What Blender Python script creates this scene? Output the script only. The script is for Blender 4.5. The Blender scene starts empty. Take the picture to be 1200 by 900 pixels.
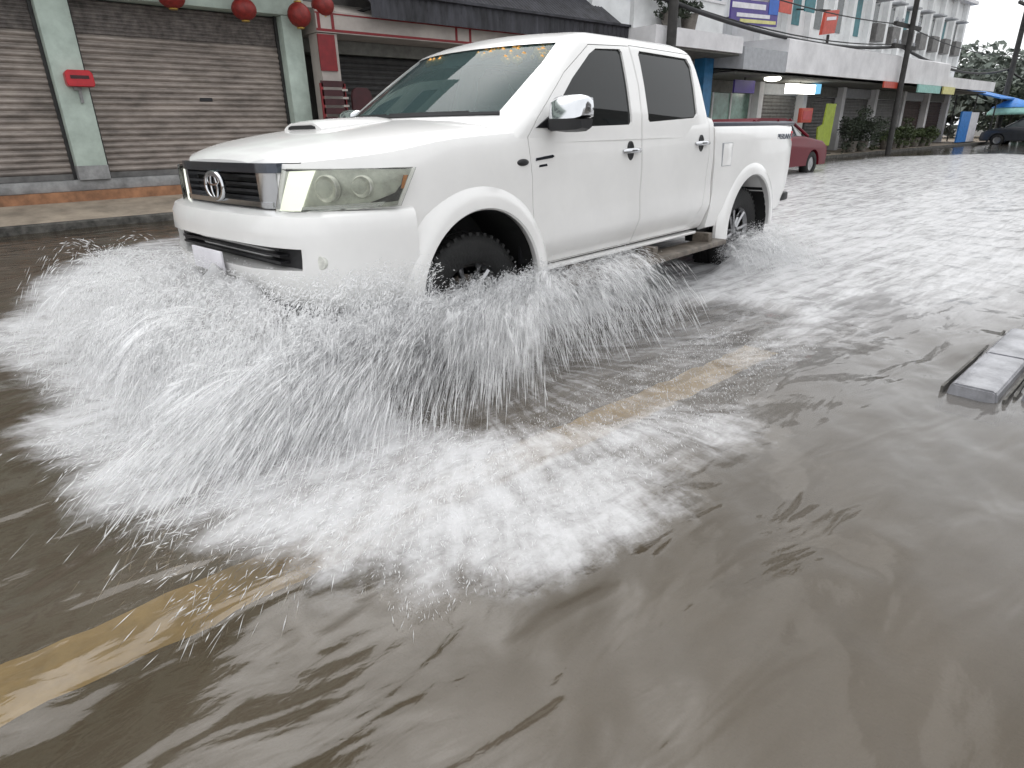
import bpy, bmesh, math, random
import numpy as np
from mathutils import Vector, Matrix
random.seed(7); RNG = np.random.default_rng(11)
S = bpy.context.scene
COL = S.collection
R = math.radians

# ------------------------------------------------------------------ materials
def nt(name):
    m = bpy.data.materials.new(name); m.use_nodes = True
    n = m.node_tree; n.nodes.clear()
    out = n.nodes.new('ShaderNodeOutputMaterial')
    return m, n, out

def mat(name, col, rough=.6, metal=0., var=.12, scale=6., col2=None, bump=0., bscale=60., coat=0., spec=.5, stretch=None):
    m, n, out = nt(name)
    b = n.nodes.new('ShaderNodeBsdfPrincipled')
    b.inputs['Roughness'].default_value = rough; b.inputs['Metallic'].default_value = metal
    b.inputs['Coat Weight'].default_value = coat; b.inputs['Coat Roughness'].default_value = .05
    b.inputs['Specular IOR Level'].default_value = spec
    tc = n.nodes.new('ShaderNodeTexCoord'); src = tc.outputs['Object']
    if stretch:
        mp = n.nodes.new('ShaderNodeMapping'); mp.inputs['Scale'].default_value = stretch
        n.links.new(src, mp.inputs['Vector']); src = mp.outputs['Vector']
    no = n.nodes.new('ShaderNodeTexNoise'); no.inputs['Scale'].default_value = scale
    no.inputs['Detail'].default_value = 6; no.inputs['Roughness'].default_value = .65
    n.links.new(src, no.inputs['Vector'])
    ra = n.nodes.new('ShaderNodeValToRGB')
    c = col; d = col2 if col2 else tuple(max(0, k*(1-var*1.6)) for k in c)
    e = tuple(min(1, k*(1+var*.6)) for k in c)
    ra.color_ramp.elements[0].position = .32; ra.color_ramp.elements[0].color = (*d, 1)
    ra.color_ramp.elements[1].position = .68; ra.color_ramp.elements[1].color = (*e, 1)
    n.links.new(no.outputs['Fac'], ra.inputs['Fac']); n.links.new(ra.outputs['Color'], b.inputs['Base Color'])
    if bump:
        n2 = n.nodes.new('ShaderNodeTexNoise'); n2.inputs['Scale'].default_value = bscale; n2.inputs['Detail'].default_value = 5
        n.links.new(src, n2.inputs['Vector'])
        bu = n.nodes.new('ShaderNodeBump'); bu.inputs['Strength'].default_value = bump; bu.inputs['Distance'].default_value = .02
        n.links.new(n2.outputs['Fac'], bu.inputs['Height']); n.links.new(bu.outputs['Normal'], b.inputs['Normal'])
    n.links.new(b.outputs['BSDF'], out.inputs['Surface'])
    return m

def emit(name, col, s):
    m, n, out = nt(name)
    e = n.nodes.new('ShaderNodeEmission'); e.inputs['Color'].default_value = (*col, 1); e.inputs['Strength'].default_value = s
    n.links.new(e.outputs[0], out.inputs['Surface']); return m

def glass(name, tint, trans, rough=.02, base=(.01, .012, .012), ior=1.5):
    m, n, out = nt(name)
    tr = n.nodes.new('ShaderNodeBsdfTransparent'); tr.inputs[0].default_value = (*tint, 1)
    di = n.nodes.new('ShaderNodeBsdfDiffuse'); di.inputs[0].default_value = (*base, 1)
    mx = n.nodes.new('ShaderNodeMixShader'); mx.inputs[0].default_value = trans
    n.links.new(di.outputs[0], mx.inputs[1]); n.links.new(tr.outputs[0], mx.inputs[2])
    gl = n.nodes.new('ShaderNodeBsdfGlossy'); gl.inputs['Roughness'].default_value = rough
    fr = n.nodes.new('ShaderNodeFresnel'); fr.inputs[0].default_value = ior
    m2 = n.nodes.new('ShaderNodeMixShader')
    n.links.new(fr.outputs[0], m2.inputs[0]); n.links.new(mx.outputs[0], m2.inputs[1]); n.links.new(gl.outputs[0], m2.inputs[2])
    n.links.new(m2.outputs[0], out.inputs['Surface']); return m

M = {}
M['paint'] = mat('truck_white_paint', (.80, .79, .775), .26, var=.045, scale=1.6, coat=.6)
M['chrome'] = mat('chrome', (.62, .63, .65), .12, 1., var=.05)
M['darkchrome'] = mat('dark_chrome', (.16, .18, .22), .15, 1., var=.1)
M['black'] = mat('black_plastic', (.012, .012, .014), .5, var=.2)
M['rubber'] = mat('rubber', (.012, .012, .012), .7, var=.3, bump=.3)
M['trim'] = mat('bed_rail_plastic', (.07, .075, .1), .35, var=.2)
M['rim'] = mat('alloy_rim', (.42, .42, .43), .3, 1., var=.2)
M['muddy'] = mat('muddy_metal', (.16, .135, .11), .5, var=.4, scale=14)
M['underside'] = mat('underbody', (.007, .007, .007), .8, var=.3)
M['glass_dark'] = glass('tinted_side_glass', (.25, .26, .28), .25)
M['glass_front'] = glass('windscreen_glass', (.66, .80, .80), .84, base=(.16, .25, .25), ior=1.22)  # teal diffuse base paints in sky reflected on the screen
M['lens'] = glass('headlamp_lens', (.97, .98, .95), .97, base=(.5, .5, .45))
M['reflector'] = mat('lamp_reflector', (.80, .80, .74), .3, .15, var=.2, scale=20)
M['lampbody'] = mat('lamp_body', (.52, .53, .49), .3, .35, var=.25, scale=12)
M['lampstrip'] = emit('lit_position_lamp', (.96, 1., .86), 1.0)
M['amber'] = mat('amber', (.5, .18, .04), .3)
M['seat'] = mat('seat_fabric', (.055, .06, .06), .9, var=.2)
M['dash'] = mat('dashboard', (.10, .12, .12), .7)
M['orange'] = mat('orange_garland', (.80, .36, .05), .7, var=.3, scale=40)
M['asphalt'] = mat('asphalt', (.075, .068, .058), .85, var=.35, scale=3, bump=.4, bscale=120)
M['yellow'] = mat('yellow_line_paint', (.84, .65, .30), .7, var=.22, scale=7)
M['concrete'] = mat('concrete', (.36, .35, .33), .8, var=.3, scale=5, bump=.2)
M['kerb'] = mat('kerb_concrete', (.10, .095, .085), .85, var=.5, scale=7, bump=.4)
M['pave'] = mat('pavement', (.36, .30, .235), .8, var=.25, scale=3, bump=.2)
M['terracotta'] = mat('terracotta_riser', (.34, .165, .085), .7, var=.35, scale=4)
M['ledge'] = mat('ledge_grey', (.30, .30, .30), .7, var=.3, scale=5)
M['mint'] = mat('mint_plaster', (.47, .55, .49), .75, var=.16, scale=3, bump=.1)
M['shutter'] = mat('shutter_steel', (.32, .275, .245), .40, .25, var=.32, scale=2.2, stretch=(1, 1, 3))
M['shutter_dark'] = mat('shutter_dark', (.035, .034, .034), .45, .3, var=.3)
M['shutter_grey'] = mat('shutter_grey', (.16, .155, .15), .55, .2, var=.25)
M['perf'] = mat('shutter_perforated', (.15, .13, .12), .5, .2, var=.4, scale=8)
M['cream'] = mat('cream_fascia', (.40, .36, .33), .75, var=.15, scale=2)
M['red'] = mat('red_paint', (.20, .010, .014), .5, var=.2)
M['lantern'] = mat('lantern_paper', (.24, .018, .014), .55, var=.25, scale=12)
M['gold'] = mat('gold_trim', (.5, .32, .08), .4, .6)
M['redbox'] = mat('red_enamel', (.50, .01, .02), .35, var=.15)
M['maroon'] = mat('maroon', (.045, .007, .010), .5, var=.25)
M['tin'] = mat('dark_tin', (.045, .045, .055), .55, .2, var=.5, scale=4, stretch=(1, 1, .3))
M['wallgrey'] = mat('old_wall', (.16, .15, .145), .85, var=.35, scale=2)
M['white'] = mat('white_plaster', (.82, .83, .83), .75, var=.10, scale=1.5)
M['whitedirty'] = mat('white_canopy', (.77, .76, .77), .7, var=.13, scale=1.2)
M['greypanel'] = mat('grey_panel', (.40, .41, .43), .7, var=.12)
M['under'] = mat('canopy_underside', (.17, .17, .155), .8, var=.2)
M['window'] = mat('window_glass', (.06, .075, .08), .12, var=.3)
M['tealglass'] = mat('teal_shop_glass', (.20, .34, .28), .2, var=.45, scale=1.6, col2=(.08, .12, .10))
M['blue'] = mat('blue_paint', (.03, .17, .36), .5, var=.2)
M['brightblue'] = mat('blue_tarpaulin', (.04, .22, .62), .5, var=.2)
M['tealblue'] = mat('teal_panel', (.04, .19, .22), .5, var=.2)
M['turq'] = mat('turquoise_cloth', (.32, .60, .54), .6, var=.15)
M['lime'] = mat('lime_board', (.36, .45, .04), .55, var=.15)
M['signred'] = mat('sign_red', (.55, .08, .05), .5, var=.15)
M['signwhite'] = mat('sign_white', (.78, .76, .80), .5, var=.1)
M['purple'] = mat('sign_purple', (.08, .05, .26), .5)
M['signblue'] = mat('sign_blue', (.02, .12, .50), .5)
M['signyellow'] = mat('sign_yellow', (.70, .66, .26), .5)
M['pole'] = mat('dark_pole', (.040, .038, .036), .8, var=.35, scale=4)
M['cable'] = mat('cable', (.03, .03, .032), .7)
M['lit'] = emit('lit_tube', (1., .98, .88), 3.0)
M['litblue'] = emit('lit_blue', (.25, .65, .95), .7)
M['carred'] = mat('red_car_paint', (.13, .004, .013), .4, var=.06, coat=.0, spec=.25)
M['cardark'] = mat('dark_car_paint', (.03, .033, .04), .25, var=.1, coat=.5)
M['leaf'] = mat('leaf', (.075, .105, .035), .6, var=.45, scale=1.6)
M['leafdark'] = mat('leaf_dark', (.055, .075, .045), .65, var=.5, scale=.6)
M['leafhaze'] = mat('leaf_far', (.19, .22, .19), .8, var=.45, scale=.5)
M['bark'] = mat('bark', (.09, .075, .06), .85, var=.3)
M['pot'] = mat('planter', (.20, .18, .16), .8, var=.3)
M['brown'] = mat('brown_wood', (.06, .035, .03), .7, var=.35)

# ------------------------------------------------------------------ object helpers
def tag(o, label=None, cat=None, group=None, kind=None):
    if label: o['label'] = label
    if cat: o['category'] = cat
    if group: o['group'] = group
    if kind: o['kind'] = kind
    return o

def thing(name, label, cat, loc=(0, 0, 0), rz=0, group=None):
    o = bpy.data.objects.new(name, None); COL.objects.link(o)
    o.location = loc; o.rotation_euler = (0, 0, rz); o.empty_display_size = .2
    return tag(o, label, cat, group)

def link(name, me, m=None, parent=None, smooth=None):
    o = bpy.data.objects.new(name, me); COL.objects.link(o)
    if m is not None:
        me.materials.clear()
        for k in (m if isinstance(m, (list, tuple)) else [m]): me.materials.append(k)
    if parent: o.parent = parent
    if smooth is not None:
        me.polygons.foreach_set('use_smooth', [True]*len(me.polygons))
        if smooth < 180: me.set_sharp_from_angle(angle=R(smooth))
    return o

def bm_obj(name, bm, m, parent=None, smooth=None):
    me = bpy.data.meshes.new(name); bm.normal_update(); bm.to_mesh(me); bm.free()
    return link(name, me, m, parent, smooth)

def box(bm, x0, x1, y0, y1, z0, z1, mi=0, bev=0.):
    vs = [bm.verts.new((x, y, z)) for x in (x0, x1) for y in (y0, y1) for z in (z0, z1)]
    fs = []
    for q in ((0, 1, 3, 2), (4, 6, 7, 5), (0, 4, 5, 1), (2, 3, 7, 6), (0, 2, 6, 4), (1, 5, 7, 3)):
        f = bm.faces.new([vs[i] for i in q]); f.material_index = mi; fs.append(f)
    if bev:
        es = list({e for f in fs for e in f.edges})
        bmesh.ops.bevel(bm, geom=es, offset=bev, segments=2, affect='EDGES', profile=.5)
    return vs

def boxobj(name, m, parent, *b, bev=0., smooth=None):
    bm = bmesh.new(); box(bm, *b, bev=bev); return bm_obj(name, bm, m, parent, 30 if bev else smooth)

def prism(bm, pts, axis, a, b, mi=0):
    def P(p, t):
        if axis == 'y': return (p[0], t, p[1])
        if axis == 'x': return (t, p[0], p[1])
        return (p[0], p[1], t)
    va = [bm.verts.new(P(p, a)) for p in pts]; vb = [bm.verts.new(P(p, b)) for p in pts]
    n = len(pts); fs = [bm.faces.new(va), bm.faces.new(vb[::-1])]
    for i in range(n): fs.append(bm.faces.new([va[i], vb[i], vb[(i+1) % n], va[(i+1) % n]][::-1]))
    for f in fs: f.material_index = mi
    bmesh.ops.recalc_face_normals(bm, faces=fs)
    return fs

def tube(bm, pts, r, n=8, mi=0, cap=True):
    pts = [Vector(p) for p in pts]; rs = r if isinstance(r, (list, tuple)) else [r]*len(pts)
    rings = []; up = Vector((0, 0, 1))
    for i, p in enumerate(pts):
        d = (pts[min(i+1, len(pts)-1)]-pts[max(i-1, 0)]).normalized()
        a = d.cross(up if abs(d.z) < .95 else Vector((1, 0, 0))).normalized(); b = d.cross(a)
        rings.append([bm.verts.new(p+(a*math.cos(t)+b*math.sin(t))*rs[i]) for t in [2*math.pi*k/n for k in range(n)]])
    for i in range(len(rings)-1):
        for k in range(n):
            f = bm.faces.new([rings[i][k], rings[i+1][k], rings[i+1][(k+1) % n], rings[i][(k+1) % n]]); f.material_index = mi; f.smooth = True
    if cap:
        for rr in (rings[0][::-1], rings[-1]):
            f = bm.faces.new(rr); f.material_index = mi

def lathe(bm, prof, axis_o, axis, n=24, mi=0, closed=False, a0=0, a1=2*math.pi):
    ax = Vector(axis).normalized(); o = Vector(axis_o)
    u = ax.cross(Vector((0, 0, 1)) if abs(ax.z) < .9 else Vector((1, 0, 0))).normalized(); v = ax.cross(u)
    full = abs(a1-a0-2*math.pi) < 1e-6
    cols = []
    for k in range(n if full else n+1):
        t = a0+(a1-a0)*k/n; d = u*math.cos(t)+v*math.sin(t)
        cols.append([bm.verts.new(o+ax*h+d*r) for r, h in prof])
    L = len(prof); fs = []
    for k in range(n):
        A = cols[k]; B = cols[(k+1) % len(cols)]
        for i in range(L if closed else L-1):
            j = (i+1) % L
            try:
                f = bm.faces.new([A[i], B[i], B[j], A[j]]); f.material_index = mi; f.smooth = True; fs.append(f)
            except ValueError: pass
    bmesh.ops.recalc_face_normals(bm, faces=fs)

def grid_solid(rings, capa=True, capb=True):
    """closed solid from a list of closed rings with equal counts"""
    bm = bmesh.new(); V = [[bm.verts.new(p) for p in r] for r in rings]; n = len(rings[0])
    for i in range(len(V)-1):
        for k in range(n):
            bm.faces.new([V[i][k], V[i+1][k], V[i+1][(k+1) % n], V[i][(k+1) % n]])
    if capa: bm.faces.new(V[0][::-1])
    if capb: bm.faces.new(V[-1])
    bmesh.ops.recalc_face_normals(bm, faces=bm.faces[:]); return bm

def to_mesh(bm):
    me = bpy.data.meshes.new('tmp'); bm.to_mesh(me); bm.free(); return me

def boolean(me, cutters, op='DIFFERENCE'):
    """apply boolean(s); me and cutters are meshes, returns a new mesh"""
    o = bpy.data.objects.new('tmp', me); COL.objects.link(o); cs = []
    for c in cutters:
        co = bpy.data.objects.new('tmpc', c); COL.objects.link(co); cs.append(co)
        md = o.modifiers.new('b', 'BOOLEAN'); md.operation = op; md.solver = 'EXACT'; md.object = co
    dg = bpy.context.evaluated_depsgraph_get(); dg.update()
    r = bpy.data.meshes.new_from_object(o.evaluated_get(dg))
    for q in cs+[o]: bpy.data.objects.remove(q)
    return r

def join_meshes(ms):
    bm = bmesh.new()
    for me in ms: bm.from_mesh(me)
    r = bpy.data.meshes.new('joined'); bm.to_mesh(r); bm.free(); return r

def pm(pts, axis, a, b):
    bm = bmesh.new(); prism(bm, pts, axis, a, b); return to_mesh(bm)

def text_mesh(s, size, depth=.002):
    c = bpy.data.curves.new('t', 'FONT'); c.body = s; c.size = size; c.extrude = depth; c.align_x = 'CENTER'; c.shear = .25
    o = bpy.data.objects.new('t', c); COL.objects.link(o)
    dg = bpy.context.evaluated_depsgraph_get(); dg.update()
    me = bpy.data.meshes.new_from_object(o.evaluated_get(dg)); bpy.data.objects.remove(o); return me

def copy_tree(o, parent=None):
    c = o.copy(); COL.objects.link(c); c.parent = parent
    for ch in o.children: copy_tree(ch, c)
    return c

def interp(x, xs, ys): return float(np.interp(x, xs, ys))
def smooth_interp(xs, ys):
    """monotone-ish cubic through keys"""
    xs = np.array(xs, float); ys = np.array(ys, float); h = np.diff(xs); d = np.diff(ys)/h
    m = np.zeros(len(xs)); m[0] = d[0]; m[-1] = d[-1]
    for i in range(1, len(xs)-1):
        m[i] = 0 if d[i-1]*d[i] <= 0 else 2*d[i-1]*d[i]/(d[i-1]+d[i])
    def f(x):
        x = min(max(x, xs[0]), xs[-1]); i = min(max(int(np.searchsorted(xs, x))-1, 0), len(h)-1)
        t = (x-xs[i])/h[i]; t2 = t*t; t3 = t2*t
        return float((2*t3-3*t2+1)*ys[i]+(t3-2*t2+t)*h[i]*m[i]+(-2*t3+3*t2)*ys[i+1]+(t3-t2)*h[i]*m[i+1])
    return f

# ------------------------------------------------------------------ numpy noise
def vnoise(x, y, seed=0):
    xi = np.floor(x).astype(np.int64); yi = np.floor(y).astype(np.int64); fx = x-xi; fy = y-yi
    def h(a, b):
        n = (a*374761393+b*668265263+seed*982451653) & 0xffffffff
        n = ((n ^ (n >> 13))*1274126177) & 0xffffffff
        return ((n ^ (n >> 16)) & 0xffff)/65535.
    u = fx*fx*fx*(fx*(fx*6-15)+10); v = fy*fy*fy*(fy*(fy*6-15)+10)
    return (h(xi, yi)*(1-u)+h(xi+1, yi)*u)*(1-v)+(h(xi, yi+1)*(1-u)+h(xi+1, yi+1)*u)*v
def fbm(x, y, o=4, seed=0, g=.5):
    s = 0; a = 1; t = 0
    for i in range(o):
        s = s+a*vnoise(x*2**i+17.3*i, y*2**i-9.1*i, seed+i); t += a; a *= g
    return s/t
def sstep(a, b, x):
    t = np.clip((x-a)/(b-a), 0, 1); return t*t*(3-2*t)

# ------------------------------------------------------------------ camera
CX = dict(pos=(-.9869, -2.6492, 1.1935), yaw=.7188, pitch=.3825, roll=-.0213, f=731.78)
def make_camera():
    ya, pi, ro = CX['yaw'], CX['pitch'], CX['roll']
    F = Vector((math.sin(ya)*math.cos(pi), math.cos(ya)*math.cos(pi), -math.sin(pi)))
    r = Vector((math.cos(ya), -math.sin(ya), 0)); u = r.cross(F)
    r2 = r*math.cos(ro)+u*math.sin(ro); u2 = -r*math.sin(ro)+u*math.cos(ro)
    c = bpy.data.cameras.new('camera'); c.sensor_width = 36; c.lens = CX['f']/1200*36
    c.clip_start = .05; c.clip_end = 3000
    o = bpy.data.objects.new('camera', c); COL.objects.link(o)
    o.matrix_world = Matrix(((r2.x, u2.x, -F.x, CX['pos'][0]), (r2.y, u2.y, -F.y, CX['pos'][1]), (r2.z, u2.z, -F.z, CX['pos'][2]), (0, 0, 0, 1)))
    S.camera = o
make_camera()
PSI = R(4.94)
def loc2w(x, y): return (2.6+(x-2.6)*math.cos(PSI)-y*math.sin(PSI), (x-2.6)*math.sin(PSI)+y*math.cos(PSI))

# ================================================================== TRUCK
CY = .88
def build_truck():
    lx, ly = loc2w(2.6, CY)
    T = thing('pickup_truck', 'white double cab pickup truck ploughing through the flooded street', 'pickup truck', (lx, ly, 0), PSI)
    def add(name, me, m, parent=None, smooth=35):
        me.transform(Matrix.Translation((-2.6, -CY, 0)))
        return link(name, me, m, parent or T, smooth)
    def addbm(name, bm, m, parent=None, smooth=35):
        bm.normal_update(); return add(name, to_mesh(bm), m, parent, smooth)
    # ---------- lower body: cross sections along x
    fW = smooth_interp([.13, .16, .19, .24, .30, .38, .46, .55, .8, 1.4, 3.46], [.40, .49, .56, .645, .715, .785, .83, .862, .878, .882, .876])
    fC = smooth_interp([.13, .17, .25, .45, .7, 1.0, 1.25, 1.5, 3.46], [1.105, 1.135, 1.165, 1.207, 1.238, 1.268, 1.285, 1.25, 1.25])
    fE = smooth_interp([.13, .2, .3, .55, .9, 1.4, 2.5, 3.2, 3.46], [1.085, 1.10, 1.112, 1.14, 1.185, 1.208, 1.235, 1.262, 1.27])
    fB = smooth_interp([.13, .5, 1.3, 1.5, 3.46], [.66, .58, .50, .468, .468])
    def section(x, K=5):
        W, zc, ze, zb = fW(x), fC(x), fE(x), fB(x)
        h = ze-zb
        nose = sstep(.9, .2, np.array(x))*1.
        P = [(0, zb), (W*.8, zb), (W-.075, zb+.004), (W-.055, zb+.03), (W-.012, zb+h*.17), (W+.006, zb+h*.235), (W-.004, zb+h*.46), (W, zb+h*.66), (W-.008, zb+h*.80),
             (W-.022-.0*nose, ze-.045), (W-.04, ze-.012), (W-.075, ze+.002), (W*.82, ze+(zc-ze)*.38), (W*.62, ze+(zc-ze)*.72), (W*.35, ze+(zc-ze)*.93), (0, zc)]
        return P
    xs = sorted(set([.13, .145, .16, .175, .19, .215, .24, .27, .30, .34, .38, .42, .46, .5, .55, .62, .7]+[.8+.1*i for i in range(27)]+[3.46]))
    xs = [x for x in xs if x <= 3.46]
    rings = []
    for x in xs:
        P = section(x)
        rings.append([(x, CY-w, z) for w, z in P]+[(x, CY+w, z) for w, z in P[-2:0:-1]])
    LB = to_mesh(grid_solid(rings))
    def side_y(x, z):
        P = section(x); best = None
        for (w0, z0), (w1, z1) in zip(P[3:11], P[4:12]):
            if z0 <= z <= z1: return CY-(w0+(w1-w0)*(z-z0)/max(1e-6, z1-z0))
        return CY-fW(x)
    # ---------- greenhouse: horizontal slices
    def gh_ring(z, ins=0., dz=0):
        xfc = interp(z, [1.1, 1.28, 1.50, 1.69, 1.725, 1.755, 1.775], [.80, 1.09, 1.46, 1.80, 1.90, 2.02, 2.2])+ins
        bow = interp(z, [1.1, 1.28, 1.69, 1.775], [.30, .27, .14, .14])
        w = interp(z, [1.1, 1.22, 1.28, 1.45, 1.60, 1.68, 1.715, 1.745, 1.775], [.865, .852, .842, .790, .735, .70, .665, .60, .42])-ins
        xr = interp(z, [1.1, 1.25, 1.55, 1.66, 1.70, 1.74, 1.775], [3.452, 3.452, 3.425, 3.40, 3.37, 3.30, 3.1])-ins
        rf = .10; rr = .11
        pts = []
        n = 12
        xs_ = lambda q: xfc+bow*(q**2.2)
        for i in range(n+1):
            q = i/n; pts.append((xs_(q), q*(w-rf)))
        xc = xs_(1); sl = bow*2.2/(w-rf)
        for i in range(1, 6):
            t = i/6; a = math.pi/2*t
            pts.append((xc+rf*(1.1*(1-math.cos(a)))+sl*.35*rf*math.sin(a), w-rf+rf*math.sin(a)))
        x1 = xc+rf*1.1+sl*.35*rf
        for i in range(0, 11):
            pts.append((x1+(xr-rr-x1)*i/10, w+.008*math.sin(math.pi*i/10)))
        for i in range(1, 6):
            a = math.pi/2*i/6; pts.append((xr-rr+rr*math.sin(a), w-rr+rr*math.cos(a)))
        for i in range(0, 7):
            pts.append((xr, (w-rr)*(1-i/6)))
        return [(x, CY-v, z) for x, v in pts]+[(x, CY+v, z) for x, v in pts[-2:0:-1]]
    zs = [1.14, 1.22, 1.28, 1.34, 1.40, 1.46, 1.52, 1.58, 1.63, 1.67, 1.69, 1.705, 1.72, 1.732, 1.745, 1.755, 1.765, 1.775]
    gh = [gh_ring(z) for z in zs]
    # low roof crown
    last = gh[-1]; cx = 2.72
    for s_, dz in ((.8, .009), (.5, .017), (.2, .021)):
        gh.append([(cx+(x-cx)*s_, CY+(y-CY)*s_, 1.775+dz) for x, y, z in last])
    GH = to_mesh(grid_solid(gh))
    ghi = [gh_ring(z, .05) for z in [1.08, 1.28, 1.45, 1.60, 1.66]]+[gh_ring(1.69, .07)]
    ghi[-1] = [(x, y, 1.715) for x, y, z in ghi[-1]]
    VOID = to_mesh(grid_solid(ghi))
    VOIDL = pm([(1.42, .56), (3.38, .56), (3.38, 1.0), (1.42, 1.0)], 'y', .075, 2*CY-.075)
    VOIDU = pm([(1.15, CY-.28), (1.26, CY-.52), (1.42, CY-.68), (1.55, CY-.765), (3.38, CY-.765), (3.38, CY+.765), (1.55, CY+.765), (1.42, CY+.68), (1.26, CY+.52), (1.15, CY+.28)], 'z', .99, 1.4)
    LB = boolean(LB, [VOIDL]); LB = boolean(LB, [VOIDU]); GH = boolean(GH, [VOID])
    # windscreen & rear window apertures
    ws = [(CY-.70, 1.292), (CY+.70, 1.292), (CY+.665, 1.55), (CY+.625, 1.668), (CY-.625, 1.668), (CY-.665, 1.55)]
    GH = boolean(GH, [pm(ws, 'x', .7, 2.25), pm([(CY-.62, 1.30), (CY+.62, 1.30), (CY+.55, 1.62), (CY-.55, 1.62)], 'x', 3.2, 3.7)])
    # wheel wells
    cyl = []
    for xc, zc, r in ((1.02, .43, .425), (4.18, .415, .425)):
        for a, b in ((-.3, .36), (2*CY-.36, 2*CY+.3)):
            bm = bmesh.new(); lathe(bm, [(0, a), (r, a), (r, b), (0, b)], (xc, 0, zc), (0, 1, 0), 64)
            bmesh.ops.remove_doubles(bm, verts=bm.verts[:], dist=1e-5); cyl.append(to_mesh(bm))
    LB = boolean(LB, [cyl[0], cyl[1]])
    # grille recess and headlamp pockets
    LB = boolean(LB, [pm([(CY-.50, 1.085), (CY-.47, .87), (CY+.47, .87), (CY+.50, 1.085)], 'x', -.2, .30)])
    # hood
    def offs(p, d): return p
    hz = 1.088
    hp = lambda e: [(-.2, CY-.60+e), (.25, CY-.60+e), (.45, CY-.70+e), (1.0, CY-.755+e), (1.20-e, CY-.765+e), (1.13-e, CY-.45), (1.08-e, CY), (1.13-e, CY+.45), (1.20-e, CY+.765-e), (1.0, CY+.755-e), (.45, CY+.70-e), (.25, CY+.60-e), (-.2, CY+.60-e)]
    HOOD = boolean(LB.copy(), [pm(hp(.003), 'z', hz+.004, 1.6)], 'INTERSECT')
    LB = boolean(LB, [pm(hp(0), 'z', hz, 1.6)])
    # doors
    fd = [(1.43, .52), (1.47, .478), (2.472, .478), (2.478, 1.2), (2.515, 1.45), (2.52, 1.685), (2.10, 1.665), (1.80, 1.50), (1.50, 1.27), (1.40, 1.17)]
    rd = [(2.478, .478), (3.20, .478), (3.285, .52), (3.335, .63), (3.375, .78), (3.392, 1.0), (3.395, 1.30), (3.365, 1.55), (3.30, 1.685), (2.526, 1.69), (2.521, 1.45), (2.484, 1.2)]
    fw = [(1.565, 1.225), (1.60, 1.213), (2.36, 1.226), (2.375, 1.24), (2.425, 1.64), (2.41, 1.658), (2.16, 1.645), (2.08, 1.61), (1.86, 1.47), (1.60, 1.262)]
    rw = [(2.565, 1.255), (2.58, 1.24), (3.19, 1.266), (3.232, 1.295), (3.275, 1.60), (3.24, 1.652), (2.63, 1.662), (2.605, 1.64)]
    def shrink(p, d):
        cx_ = sum(q[0] for q in p)/len(p); cz = sum(q[1] for q in p)/len(p); out = []
        n = len(p)
        for i in range(n):
            a = Vector(p[i-1]); b = Vector(p[i]); c = Vector(p[(i+1) % n])
            e1 = (b-a).normalized(); e2 = (c-b).normalized()
            n1 = Vector((-e1.y, e1.x)); n2 = Vector((-e2.y, e2.x)); nn = (n1+n2)
            nn = nn/max(.3, nn.length**2/2)
            out.append((b.x+nn.x*d, b.y+nn.y*d))
        return out
    SIDE = ((-.4, .30), (2*CY-.30, 2*CY+.4))
    doors = []
    for side, (a, b) in enumerate(SIDE):
        for poly, wpoly in ((fd, fw), (rd, rw)):
            pr_in = shrink(poly, .004)
            d1 = boolean(LB.copy(), [pm(pr_in, 'y', a, b)], 'INTERSECT')
            d2 = boolean(GH.copy(), [pm(pr_in, 'y', a, b)], 'INTERSECT')
            d2 = boolean(d2, [pm(wpoly, 'y', a, b)]); d1 = boolean(d1, [pm(wpoly, 'y', a, b)])
            doors.append(join_meshes([d1, d2]))
    for a, b in SIDE:
        for poly in (fd, rd):
            LB = boolean(LB, [pm(poly, 'y', a, b)]); GH = boolean(GH, [pm(poly, 'y', a, b)])
    body = add('cab_body', join_meshes([LB, GH]), M['paint'], smooth=32)
    hood = add('hood', HOOD, M['paint'], smooth=32)
    dobj = [add('door', d, M['paint'], smooth=32) for d in doors]
    # door lining behind the gaps
    for s in (0, 1):
        bm = bmesh.new()
        y0, y1 = (.085, .10) if s == 0 else (2*CY-.10, 2*CY-.085)
        box(bm, 1.40, 3.40, y0, y1, .50, 1.19)
        addbm('door_lining', bm, M['black'], smooth=None)
    # side glass panes
    def gh_w(x, z):   # side surface of the greenhouse
        return interp(z, [1.1, 1.22, 1.28, 1.45, 1.60, 1.68, 1.715], [.865, .852, .842, .790, .735, .70, .665])
    for side in (0, 1):
        for k, poly in enumerate((fw, rw)):
            bm = bmesh.new(); p2 = shrink(poly, -.008)
            zlv = 1.44
            # split polygon into rows so that it follows the tumblehome
            me = pm(p2, 'y', 0, .006); b2 = bmesh.new(); b2.from_mesh(me)
            for zz in (1.28, 1.34, 1.40, 1.46, 1.52, 1.58, 1.63):
                bmesh.ops.bisect_plane(b2, geom=b2.verts[:]+b2.edges[:]+b2.faces[:], plane_co=(0, 0, zz), plane_no=(0, 0, 1))
            for v in b2.verts:
                w = gh_w(v.co.x, v.co.z)-.012-(.006 if v.co.y > .003 else 0)+.006*math.sin(math.pi*min(1, max(0, (v.co.x-1.5)/1.8)))
                v.co.y = CY-w if side == 0 else CY+w
            bmesh.ops.recalc_face_normals(b2, faces=b2.faces[:])
            bm.free(); addbm('side_window', b2, M['glass_dark'], dobj[side*2+k], 30)
    # windscreen
    rows = [];  zl = [1.285, 1.33, 1.38, 1.43, 1.48, 1.53, 1.58, 1.63, 1.675]
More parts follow.
